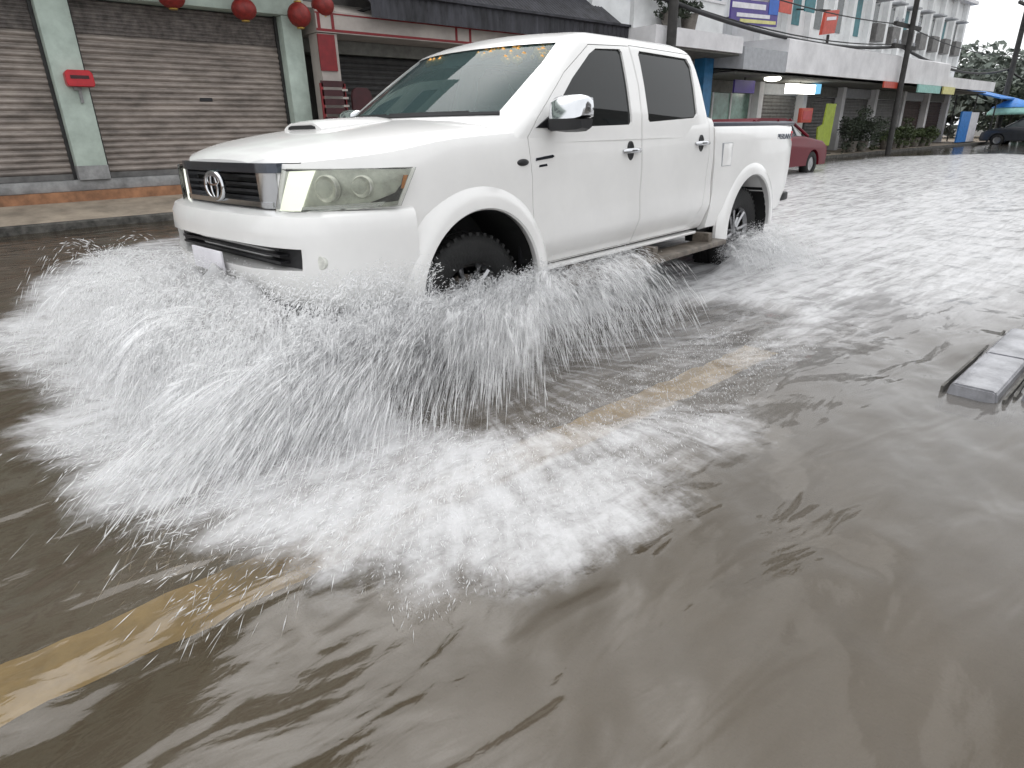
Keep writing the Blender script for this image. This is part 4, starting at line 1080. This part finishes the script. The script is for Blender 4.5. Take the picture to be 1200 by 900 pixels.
# red slatted gate and maroon board beside the pillar
rg = thing('slatted_gate', 'dark red slatted folding gate leaning below the red pillar panel', 'gate', (5.0, 8.55, .36))
for x in (4.50, 4.93): bpart('post', M['red'], rg, x, x+.05, 8.50, 8.54, .36, 2.06)
for k in range(11):
    z = .55+k*.145; bpart('slat', M['maroon'], rg, 4.52, 4.96, 8.50, 8.53, z, z+.10); 
for k in range(5):
    z = 1.42+k*.13; bpart('clip', M['cream'], rg, 4.90, 5.01, 8.488, 8.497, z, z+.035)
rd_ = thing('board', 'tall maroon round-topped board standing beside the red slatted gate', 'board', (5.25, 8.45, .36))
bm = bmesh.new(); prism(bm, [(5.06, .37), (5.46, .37), (5.46, 1.85), (5.43, 1.95), (5.36, 2.0), (5.16, 2.0), (5.09, 1.95), (5.06, 1.85)], 'y', 8.44, 8.50); part('panel', M['maroon'], rd_, bm)
bpart('foot', M['black'], rd_, 5.04, 5.48, 8.36, 8.58, .345, .368)

# ---------- white house with balcony (over truck tail)
b3 = thing('balcony_house', 'white house with balcony and flat canopy behind the truck tail', 'building', (14.7, FY, .26))
GY = 9.6
bpart('wall', M['white'], b3, 12.7, 16.75, GY, GY+10, .2, 9.6)
bm = bmesh.new(); prism(bm, [(7.62, 3.10), (7.62, 3.50), (9.59, 3.50), (9.59, 3.10)], 'x', 12.75, 16.72); cn = part('canopy', M['whitedirty'], b3, bm)
bpart('balcony_wall', M['white'], b3, 12.75, 16.72, 8.3, 8.42, 3.503, 4.35)
bpart('balcony_cap', M['whitedirty'], b3, 12.74, 16.73, 8.26, 8.46, 4.352, 4.42)
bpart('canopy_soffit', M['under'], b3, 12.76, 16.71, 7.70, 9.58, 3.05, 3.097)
bpart('shop_front', M['cream'], b3, 14.9, 16.55, GY-.03, GY-.002, .3, 2.30)
bpart('sign_board', M['tealblue'], b3, 12.8, 16.7, GY-.12, GY-.032, 2.32, 3.0)
bpart('blue_column', M['blue'], b3, 16.3, 16.74, 8.5, 8.85, .26, 3.05)
for xx in (13.2, 15.0):
    w = bpart('window', M['window'], b3, xx, xx+1.1, GY-.02, GY+.03, 4.6, 6.0); bpart('window_sill', M['whitedirty'], b3, xx-.08, xx+1.18, GY-.1, GY-.022, 4.52, 4.59, parent=w)

# ---------- long white shophouse row
b4 = thing('shophouse_row', 'long white shophouse row with deep white canopy along the street', 'building', (29, GY, .26))
bpart('wall', M['white'], b4, 16.8, 42.2, GY, GY+10, .2, 10.4)
bm = bmesh.new(); prism(bm, [(7.6, 2.74), (7.6, 3.62), (7.72, 3.68), (9.59, 3.72), (9.59, 2.95)], 'x', 19.3, 34.5); cn = part('canopy', M['whitedirty'], b4, bm)
bm = bmesh.new(); prism(bm, [(7.61, 2.72), (7.61, 3.28), (9.59, 3.60), (9.59, 2.95)], 'x', 16.82, 19.298); part('canopy_end_panel', M['greypanel'], b4, bm)
bm = bmesh.new(); prism(bm, [(7.6, 2.70), (7.6, 3.14), (9.59, 3.3), (9.59, 2.9)], 'x', 34.502, 42.2); part('canopy', M['whitedirty'], b4, bm)
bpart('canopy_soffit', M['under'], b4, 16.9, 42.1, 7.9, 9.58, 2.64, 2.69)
bpart('ledge', M['whitedirty'], b4, 16.8, 42.3, GY-.4, GY-.002, 6.9, 7.05)
# arcade shutters and columns
xs_ = [17.0, 20.9, 24.2, 27.6, 31.0, 34.4, 37.8, 41.0]
for i in range(len(xs_)-1):
    x0, x1 = xs_[i]+.35, xs_[i+1]-.05
    if i == 0:
        s = bpart('shop_glass', M['tealglass'], b4, x0, x1, GY-.06, GY-.004, .5, 2.3)
        for xx in (x0, x0+1.1, x0+2.2, x1-.06): bpart('glazing_bar', M['whitedirty'], b4, xx, xx+.06, GY-.10, GY-.062, .5, 2.3, parent=s)
    else:
        bm = bmesh.new(); corrugated(bm, x0, x1, GY-.05, .30, 2.25, .12, .02); part('shutter', M['shutter_grey'] if i < 5 else M['brown'], b4, bm)
    bpart('fascia_board', M['greypanel'] if i % 2 else M['under'], b4, x0, x1, GY-.14, GY-.08, 2.27, 2.62)
for x in xs_: bpart('column', M['whitedirty'], b4, x, x+.3, GY-.35, GY-.065, .2, 2.635)
# upper facade: pilasters and windows
x = 17.3; k = 0
while x < 41.8:
    bpart('pilaster', M['white'], b4, x, x+.28, GY-.22, GY-.002, 3.75, 6.89); bpart('pilaster', M['white'], b4, x, x+.28, GY-.22, GY-.002, 7.06, 10.3)
    if x < 40.5:
        for z0 in (4.55, 7.7):
            w = bpart('window', M['window'] if (k % 3) else M['tealblue'], b4, x+.62, x+1.25, GY-.03, GY+.04, z0, z0+1.35)
            bpart('window_hood', M['greypanel'], b4, x+.5, x+1.4, GY-.48, GY-.004, z0+1.40, z0+1.46, parent=w)
            if k > 6 and z0 < 5: bpart('window_guard', M['shutter_grey'], b4, x+.52, x+1.36, GY-.36, GY-.035, z0-.1, z0+.55, parent=w)
    x += 1.72; k += 1

# ---------- signs
def sign_frame(name, label, cat, loc): return thing(name, label, cat, loc)
sg = thing('projecting_sign', 'white, purple and blue striped sign board projecting over the canopy', 'sign', (18.2, 8.9, 3.75))
W_ = lambda a, b: (a, b)
def sloped(root, m, name, x0, x1, y, z0, z1, sl, th=.06):
    bm = bmesh.new(); prism(bm, [(x0, z0), (x1, z0+sl), (x1, z1+sl), (x0, z1)], 'y', y, y+th); return part(name, m, root, bm)
Yg = 8.5
pn = sloped(sg, M['purple'], 'board', 17.4, 20.1, Yg, 3.98, 4.62, .12)
for m_, z0, z1, xa, xb in ((M['signwhite'], 4.40, 4.54, 17.42, 19.3), (M['signwhite'], 4.18, 4.28, 17.7, 19.6), (M['signyellow'], 4.04, 4.13, 17.9, 20.0), (M['signblue'], 4.30, 4.70, 19.5, 20.08)):
    sl = .12*(xb-xa)/2.7; off = .12*(xa-17.4)/2.7
    bm = bmesh.new(); prism(bm, [(xa, z0+off), (xb, z0+off+sl), (xb, z1+off+sl), (xa, z1+off)], 'y', Yg-.012, Yg-.003); part('stripe', m_, sg, bm, parent=pn)
bpart('bracket', M['pole'], sg, 18.6, 18.68, Yg+.065, GY-.01, 4.3, 4.36)
bm = bmesh.new(); prism(bm, [(-.55, -.42), (.42, -.30), (.55, .42), (-.42, .30)], 'y', -.05, .05); 
rs = thing('hanging_sign', 'tilted orange red sign with white bar hung from white facade', 'sign', (23.4, 8.35, 4.48))
bm_obj('board', bm, M['signred'], rs)
bm = bmesh.new(); prism(bm, [(-.34, .02), (.36, .10), (.36, .20), (-.34, .12)], 'y', -.062, -.052); bm_obj('white_bar', bm, M['signwhite'], rs)
bm = bmesh.new(); tube(bm, [(0, .03, .36), (0, 1.23, .55)], .03, 6); tube(bm, [(.05, 0, -.37), (.05, 0, -.78)], .05, 6); bm_obj('bracket', bm, M['pole'], rs)
r2 = thing('banner', 'orange red banner at the upper edge beside the teal banner', 'banner', (20.6, 8.6, 4.7))
bpart('cloth', M['signred'], r2, 20.3, 21.1, 8.58, 8.62, 4.55, 5.2); bpart('rod', M['pole'], r2, 20.25, 21.15, 8.622, GY-.23, 5.2, 5.24)
r3 = thing('banner', 'dark teal banner hung between white pilasters', 'banner', (22.3, 8.6, 4.7))
bpart('cloth', M['tealblue'], r3, 22.0, 22.7, 8.58, 8.62, 4.72, 5.4); bpart('rod', M['pole'], r3, 21.95, 22.75, 8.622, GY-.23, 5.4, 5.44)
ls = thing('light_box_sign', 'lit white light box sign with blue end under the canopy', 'sign', (23.0, 8.6, 2.40))
bpart('box_face', M['lit'], ls, 21.6, 23.55, 8.56, 8.72, 2.26, 2.56); bpart('blue_end', M['litblue'], ls, 23.552, 24.0, 8.56, 8.72, 2.28, 2.60); bpart('hanger', M['pole'], ls, 22.5, 22.54, 8.62, 8.66, 2.562, 2.64)
cl = thing('ceiling_lamp', 'lit round lamp under the grey canopy end', 'lamp', (19.5, 8.1, 2.6))
bm = bmesh.new(); bmesh.ops.create_uvsphere(bm, u_segments=16, v_segments=8, radius=1, matrix=Matrix.Diagonal((.30, .25, .085, 1))); bm_obj('bulb', bm, M['lit'], cl, 180)
bpart('base', M['white'], cl, 19.4, 19.6, 8.0, 8.2, 2.685, 2.70)
bs = thing('shop_sign', 'small dark blue shop sign under canopy above the teal shop window', 'sign', (18.9, 8.6, 2.4))
bpart('board', M['purple'], bs, 18.1, 19.3, 8.56, 8.62, 2.20, 2.56); bpart('hanger', M['pole'], bs, 18.7, 18.74, 8.57, 8.61, 2.562, 2.64)
lb = thing('standing_board', 'tall lime green advertising board standing on the pavement', 'advertising board', (24.5, 8.3, .24))
bm = bmesh.new(); prism(bm, [(23.7, .55), (24.75, .50), (24.85, 1.95), (24.1, 1.95), (24.0, 1.25), (23.6, 1.15)], 'y', 8.28, 8.33); part('panel', M['lime'], lb, bm); bpart('foot', M['pole'], lb, 24.0, 24.7, 8.15, 8.45, .215, .25); bpart('stem', M['pole'], lb, 24.3, 24.4, 8.285, 8.325, .252, .505)
rx = thing('red_sign_box', 'red box sign beside the lime green board', 'sign', (23.0, 8.5, 1.3))  # red sign box on a post
bm = bmesh.new(); box(bm, 22.6, 23.45, 8.48, 8.62, 1.32, 1.80, bev=.02); part('case', M['signred'], rx, bm, 30); bpart('post', M['pole'], rx, 22.98, 23.06, 8.52, 8.58, .23, 1.318); bpart('face', M['redbox'], rx, 22.7, 23.35, 8.47, 8.477, 1.42, 1.7)
# flags under far canopy
for k, (m_, x0, x1, col) in enumerate(((M['signred'], 26.9, 28.3, 'pink red'), (M['turq'], 30.6, 33.4, 'turquoise'), (M['signyellow'], 33.8, 35.4, 'yellow'))):
    o = boxobj('shop_banner', m_, None, x0, x1, 7.50, 7.56, 2.42 if k else 2.5, 2.72); tag(o, col+' banner strip under the white canopy edge', 'banner')

# ---------- poles and cables
def pole(x, y, h, r, lab, arms=()):
    t = thing('utility_pole', lab, 'pole', (x, y, .0))
    bm = bmesh.new(); tube(bm, [(0, 0, 0), (0, 0, h)], [r, r*.72], 12); bm_obj('shaft', bm, M['pole'], t)
    for z, w, dy in arms:
        bm = bmesh.new(); box(bm, -w, w, -.06+dy, .06+dy, z-.06, z+.06); bm_obj('crossarm', bm, M['pole'], t)
        for q in (-.9, -.45, .45, .9):
            bm = bmesh.new(); lathe(bm, [(0, 0), (.05, 0), (.06, .05), (.035, .08), (.05, .12), (0, .16)], (q*w, dy, z+.06), (0, 0, 1), 8); bm_obj('insulator', bm, M['greypanel'], t)
    return t
pole(13.15, 7.45, 9, .13, 'thick dark utility pole just behind the truck roof', ((7.5, .9, .2),))
pole(28.3, 7.4, 9, .11, 'dark utility pole with crossarms in front of long white canopy', ((3.95, 1.1, .15), (4.65, 1.3, .15), (7.6, 1., .2)))
pole(46.5, 8.0, 10, .16, 'farthest utility pole standing against the sky at right', ((7.2, 1., .2), (8.6, 1., .2)))
pc = [(12, 7.7), (28.3, 7.55), (46.5, 8.1), (75, 8.3)]
for i, (z0, dy, lab) in enumerate(((3.98, .1, 'lowest thick bundle of black cables strung along the white canopy'), (4.08, .35, 'black cable above the thick bundle along the canopy'), (4.72, .1, 'black cable at the upper crossarm height'), (7.66, .2, 'highest power cable between the poles'))):
    bm = bmesh.new(); pts = []
    for (xa, ya), (xb, yb) in zip(pc[:-1], pc[1:]):
        for k in range(12):
            t = k/12; pts.append((xa+(xb-xa)*t, ya+(yb-ya)*t+dy, z0+(.25 if xa < 20 else 0)*(1-t)-(.55-.1*i)*4*t*(1-t)*(xb-xa)/20))
    tube(bm, pts, (.055, .02, .018, .015)[i], 6); tag(bm_obj('power_cable', bm, M['cable']), lab, 'cable')

# ---------- foliage
def leaves(bm, c, rad, n, size, seed, flat=1.):
    rg_ = random.Random(seed); 
    cl = [(Vector((rg_.gauss(0, .45)*rad[0], rg_.gauss(0, .45)*rad[1], rg_.gauss(0, .45)*rad[2])), rg_.uniform(.22, .42)) for _ in range(max(5, n//70))]
    for i in range(n):
        b, s = cl[rg_.randrange(len(cl))]; d = Vector((rg_.gauss(0, 1), rg_.gauss(0, 1), rg_.gauss(0, 1))).normalized()
        p = Vector(c)+b+Vector((d.x*rad[0], d.y*rad[1], d.z*rad[2]))*s*rg_.uniform(.6, 1)
        a = Vector((rg_.gauss(0, 1), rg_.gauss(0, 1), rg_.gauss(0, .6))).normalized(); e = a.cross(Vector((rg_.gauss(0, 1), rg_.gauss(0, 1), rg_.gauss(0, 1)))).normalized(); s2 = size*rg_.uniform(.6, 1.4)
        bm.faces.new([bm.verts.new(p+a*s2), bm.verts.new(p+e*s2*.45), bm.verts.new(p-a*s2), bm.verts.new(p-e*s2*.45)])
def tree(x, y, h, r, lab, m, seed, n=9000):
    t = thing('tree', lab, 'tree', (x, y, 0)); rg_ = random.Random(seed)
    bm = bmesh.new(); tube(bm, [(0, 0, 0), (.1, 0, h*.3), (.0, .1, h*.6)], [r*.07, r*.055, r*.03], 8)
    for k in range(6):
        a = k*1.05+rg_.random(); tube(bm, [(.05, 0, h*(.32+.04*k)), (math.cos(a)*r*.5, math.sin(a)*r*.5, h*(.5+.05*k)), (math.cos(a)*r*.8, math.sin(a)*r*.8, h*(.6+.05*k))], [r*.035, r*.02, r*.008], 6)
    bm_obj('trunk', bm, M['bark'], t)
    bm = bmesh.new(); leaves(bm, (0, 0, h*.62), (r*1.1, r*1.1, h*.42), n, r*.075, seed); bm_obj('crown', bm, m, t)
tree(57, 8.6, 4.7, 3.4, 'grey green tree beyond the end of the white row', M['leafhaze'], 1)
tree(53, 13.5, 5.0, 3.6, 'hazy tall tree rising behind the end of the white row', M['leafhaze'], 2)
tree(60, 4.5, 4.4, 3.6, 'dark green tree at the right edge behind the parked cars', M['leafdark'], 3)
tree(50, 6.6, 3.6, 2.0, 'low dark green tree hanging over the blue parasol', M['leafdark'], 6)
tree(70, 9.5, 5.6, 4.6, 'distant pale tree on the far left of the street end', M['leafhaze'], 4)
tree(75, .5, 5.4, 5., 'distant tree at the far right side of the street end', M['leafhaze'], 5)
def bush(x, y, w, d, h, lab, m, seed, n=900, pots=2):
    t = thing('planter', lab, 'plant', (x, y, .22))
    bm = bmesh.new(); leaves(bm, (0, 0, .22+h*.55), (w*.62, d*.55, h*.72), n*5, .05, seed); bm_obj('foliage', bm, m, t)
    for k in range(pots):
        bm = bmesh.new(); lathe(bm, [(0, 0), (.16, 0), (.22, .36), (.24, .40), (.19, .40), (.17, .34), (0, .34)], ((-.5+(k+.5)/pots)*w, 0, 0), (0, 0, 1), 14); bm_obj('pot', bm, M['pot'], t, 40)
    for k in range(pots):
        xx = (-.5+(k+.5)/pots)*w; bm = bmesh.new(); tube(bm, [(xx, 0, .3), (xx*1.05, .03, .35+h*.5)], .014, 5); bm_obj('stem', bm, M['bark'], t)
bush(27.0, 8.15, 2.2, 1.0, .95, 'dark leafy bush in pots left of the utility pole', M['leafdark'], 11)
bush(31.2, 8.15, 3.2, .9, .55, 'row of low light green plants right of the utility pole', M['leaf'], 12, pots=4)
bush(34.6, 8.2, 2.6, .9, .5, 'farthest row of light green plants before the brown shutters', M['leaf'], 13, pots=3)
bush(14.2, 8.2, 1.7, .5, .5, 'grey green balcony plant over the white canopy', M['leafdark'], 14, n=300)
bpy.data.objects['planter.003'].location = (14.2, 8.0, 3.50)

# ---------- parked red car and far vehicles
def saloon(name, lab, x, y, rz, L, Wd, H, paint, cat='car'):
    t = thing(name, lab, cat, (x, y, 0), rz)
    hl = L/2
    prof = [(-hl, .42), (-hl+.03, .70), (-hl+.12, .88), (-hl+.35, .96), (-hl+1.0, 1.0), (hl-1.35, .98), (hl-.35, .86), (hl-.06, .72), (hl, .50), (hl-.05, .28), (-hl+.05, .28)]
    def ring(w, s): return [(px_, w, .28+(pz-.28)*s if pz > .3 else pz) for px_, pz in prof]
    rr = [[(a*.97, y_, z) for a, y_, z in ring(-Wd/2, .90)], ring(-Wd/2+.03, .97), ring(-Wd/2+.16, 1.), ring(Wd/2-.16, 1.), ring(Wd/2-.03, .97), [(a*.97, y_, z) for a, y_, z in ring(Wd/2, .90)]]
    me = to_mesh(grid_solid(rr)); cuts = []
    for xc in (-hl+.78, hl-.82):
        for a, b in ((-Wd, -Wd/2+.26), (Wd/2-.26, Wd)):
            bm = bmesh.new(); lathe(bm, [(0, a), (.345, a), (.345, b), (0, b)], (xc, 0, .31), (0, 1, 0), 28); bmesh.ops.remove_doubles(bm, verts=bm.verts[:], dist=1e-5); cuts.append(to_mesh(bm))
    for c in cuts: me = boolean(me, [c])
    link('body', me, paint, t, 35)
    cab = [(-hl+.45, .97), (-hl+.85, H-.08), (-hl+1.15, H), (hl-2.1, H-.01), (hl-1.85, H-.06), (hl-1.05, .95)]
    rr = []
    for w, s in ((-Wd/2+.10, 0), (-Wd/2+.24, 1), (Wd/2-.24, 1), (Wd/2-.10, 0)):
        rr.append([(px_, w, z if s else .97) for px_, z in cab] if s else [(px_, w, min(z, 1.0)) for px_, z in cab])
    link('cabin_glass', to_mesh(grid_solid(rr)), M['window'], t, None)
    rt = [(-hl+.80, H-.09), (-hl+1.12, H+.012), (hl-2.08, H+.004), (hl-1.82, H-.06), (hl-2.1, H-.05), (-hl+1.15, H-.05)]
    bm = bmesh.new(); prism(bm, rt, 'y', -Wd/2+.22, Wd/2-.22); bm_obj('roof', bm, paint, t)
    for s in (-1, 1):
        for xa, za, xb, zb in ((-hl+.45, .98, -hl+.88, H-.05), (hl-1.05, .96, hl-1.85, H-.03), (-hl+1.9, .98, -hl+1.95, H-.03)):
            bm = bmesh.new(); tube(bm, [(xa, s*(Wd/2-.105), za), (xb, s*(Wd/2-.235), zb)], .035, 6); bm_obj('pillar', bm, paint, t)
    for xc in (-hl+.78, hl-.82):
        for s in (-1, 1):
            bm = bmesh.new(); lathe(bm, [(.17, -.09), (.27, -.1), (.305, -.07), (.31, 0), (.305, .07), (.27, .1), (.17, .09)], (xc, s*(Wd/2-.12), .31), (0, 1, 0), 28); w = bm_obj('wheel', bm, M['rubber'], t)
            bm = bmesh.new(); lathe(bm, [(0, s*.085), (.06, s*.09), (.16, s*.07), (.18, s*.08), (.18, -s*.08)], (xc, s*(Wd/2-.12), .31), (0, 1, 0), 20); bm_obj('rim', bm, M['rim'], w)
    for s in (-1, 1):
        bm = bmesh.new(); box(bm, hl-.20, hl-.02, s*(Wd/2-.38)-.16, s*(Wd/2-.38)+.16, .62, .75, bev=.03); bm_obj('headlight', bm, M['reflector'], t)
        bm = bmesh.new(); box(bm, -hl-.01, -hl+.14, s*(Wd/2-.30)-.14, s*(Wd/2-.30)+.14, .70, .86, bev=.03); bm_obj('tail_light', bm, M['signred'], t)
    bm = bmesh.new(); box(bm, hl-.12, hl+.03, -Wd/2+.08, Wd/2-.08, .34, .48, bev=.04); box(bm, -hl-.04, -hl+.1, -Wd/2+.08, Wd/2-.08, .36, .52, bev=.04); bm_obj('bumper', bm, M['black'], t, 40)
saloon('parked_car', 'dark red car parked behind the white truck tail', 14.5, 5.7, R(0), 4.4, 1.68, 1.38, M['carred'])
saloon('parked_car', 'dark car parked at the right edge far down the street', 43.0, 5.6, R(90), 4.3, 1.7, 1.45, M['cardark'])
# kiosk, awning, umbrella, blue door
aw = thing('market_awning', 'blue tarpaulin awning past the end of the white row', 'awning', (44, 8.2, .2))
bm = bmesh.new(); prism(bm, [(7.3, 2.35), (7.3, 2.42), (9.4, 3.0), (9.4, 2.93)], 'x', 42.4, 46.5); part('tarpaulin', M['brightblue'], aw, bm)
for x in (42.5, 46.3):
    for y, z in ((7.4, 2.36), (9.3, 2.88)): bpart('post', M['pole'], aw, x, x+.06, y, y+.06, .2, z)
bd = thing('blue_door_panel', 'bright blue upright panel at end of white row', 'panel', (42.0, 8.4, .26))
bpart('panel', M['brightblue'], bd, 39.6, 41.2, 8.1, 8.18, .26, 1.75); bpart('frame', M['signwhite'], bd, 41.21, 42.6, 8.1, 8.2, .26, 1.72); bpart('foot', M['pole'], bd, 39.6, 42.6, 8.0, 8.28, .225, .258)
um = thing('parasol', 'blue and turquoise parasol beside the blue tarpaulin', 'parasol', (45.5, 7.25, 0))
bm = bmesh.new(); lathe(bm, [(0, 2.42), (.5, 2.28), (1.0, 2.02), (1.05, 1.95)], (0, 0, 0), (0, 0, 1), 10); bm_obj('canopy', bm, M['brightblue'], um)
bm = bmesh.new(); lathe(bm, [(1.0, 1.94), (1.2, 1.72), (1.22, 1.58), (1.0, 1.6)], (0, 0, 0), (0, 0, 1), 10); bm_obj('valance', bm, M['turq'], um)
bm = bmesh.new(); tube(bm, [(0, 0, 0), (0, 0, 2.4)], .03, 6); bm_obj('pole', bm, M['pole'], um)
kv = thing('delivery_van', 'pale boxy van at the right edge behind the dark car', 'van', (52, 7.2, 0))
bm = bmesh.new(); prism(bm, [(50, .35), (54.4, .35), (54.4, 2.1), (54.2, 2.25), (50.9, 2.25), (50.4, 1.35), (50, 1.2)], 'y', 6.3, 8.0); bmesh.ops.bevel(bm, geom=bm.edges[:], offset=.06, segments=2, affect='EDGES'); part('body', M['turq'], kv, bm, 40)
bpart('windscreen', M['window'], kv, 50.35, 50.7, 6.45, 7.85, 1.4, 2.05)
for x in (50.8, 53.5):
    for y in (6.4, 7.9):
        bm = bmesh.new(); lathe(bm, [(0, -.1), (.28, -.1), (.33, -.05), (.33, .05), (.28, .1), (0, .1)], (x, y, .33), (0, 1, 0), 20); part('wheel', M['rubber'], kv, bm)

op = thing('opposite_house', 'grey shophouse across the street mirrored in the truck windows', 'building', (26, -12, .2))
bpart('wall', M['wallgrey'], op, 13.5, 42, -22, -11.5, .0, 9.5)
bpart('canopy', M['whitedirty'], op, 13.4, 42, -11.49, -9.6, 3.1, 3.6)
for k in range(7):
    w_ = bpart('window', M['window'], op, 14.6+k*3.9, 16.6+k*3.9, -11.55, -11.45, 4.8, 6.6); bpart('shutter', M['shutter_grey'], op, 14.2+k*3.9, 17.4+k*3.9, -11.56, -11.44, .2, 2.9)
# ---------- concrete kerb ramps on the right
def ramp(x, y, rz, lab, L=1.15, w=.21):
    t = thing('kerb_ramp', lab, 'kerb block', (x, y, 0), rz, 'wet concrete kerb blocks standing in the water')
    for k in range(2):
        x0, x1 = k*L/2, (k+1)*L/2-.008
        bm = bmesh.new(); prism(bm, [(-w/2, .0), (-w/2+.02, .135), (-w/2+.03, .143), (w/2-.03, .143), (w/2-.02, .135), (w/2, 0)], 'x', x0, x1); bmesh.ops.bevel(bm, geom=bm.edges[:], offset=.008, segments=2, affect='EDGES')
        bm_obj('block', bm, M['blockc'], t, 40)
    for sd in (-1, 1):
        bm = bmesh.new(); box(bm, .0, L, sd*(w/2+.002), sd*(w/2+.012), 0, .118); bm_obj('edge_strip', bm, M['kerb'], t)
M['blockc'] = mat('wet_block', (.30, .30, .32), .3, var=.3, scale=8, bump=.15)
ramp(2.12, -2.10, R(1.2), 'pale grey concrete kerb block awash, the farther of two at right edge')
ramp(2.20, -2.345, R(3), 'pale grey concrete kerb block cut by the right edge')

# ================================================================== LIGHT
w = bpy.data.worlds.new('World'); S.world = w; w.use_nodes = True
n = w.node_tree; n.nodes.clear(); out = n.nodes.new('ShaderNodeOutputWorld'); bg = n.nodes.new('ShaderNodeBackground'); sk = n.nodes.new('ShaderNodeTexSky')
sk.sky_type = 'NISHITA'; sk.sun_disc = False; sk.sun_elevation = R(58); sk.sun_rotation = R(24); sk.air_density = 1.; sk.dust_density = 5.; sk.ozone_density = 1.
hs = n.nodes.new('ShaderNodeHueSaturation'); hs.inputs['Saturation'].default_value = .10
n.links.new(sk.outputs[0], hs.inputs['Color']); mxw = n.nodes.new('ShaderNodeMix'); mxw.data_type = 'RGBA'; mxw.inputs[0].default_value = .55; mxw.inputs[7].default_value = (9.5, 9.7, 9.9, 1); n.links.new(hs.outputs[0], mxw.inputs[6]); n.links.new(mxw.outputs[2], bg.inputs[0]); bg.inputs[1].default_value = .15; n.links.new(bg.outputs[0], out.inputs[0])
su = bpy.data.lights.new('sun', 'SUN'); su.energy = .6; su.angle = R(75); su.color = (1, .97, .93)
so = bpy.data.objects.new('sun', su); COL.objects.link(so)
d = Vector((math.sin(R(24))*math.cos(R(58)), math.cos(R(24))*math.cos(R(58)), math.sin(R(58))))
so.rotation_euler = d.to_track_quat('Z', 'Y').to_euler()
vs = S.view_settings; vs.view_transform = 'Standard'; vs.look = 'None'; vs.exposure = .48; vs.gamma = 1; vs.use_curve_mapping = False
S.render.engine = 'CYCLES'
S.cycles.transparent_max_bounces = 40; S.cycles.max_bounces = 10; S.cycles.diffuse_bounces = 8; S.cycles.glossy_bounces = 3
S.cycles.use_denoising = True
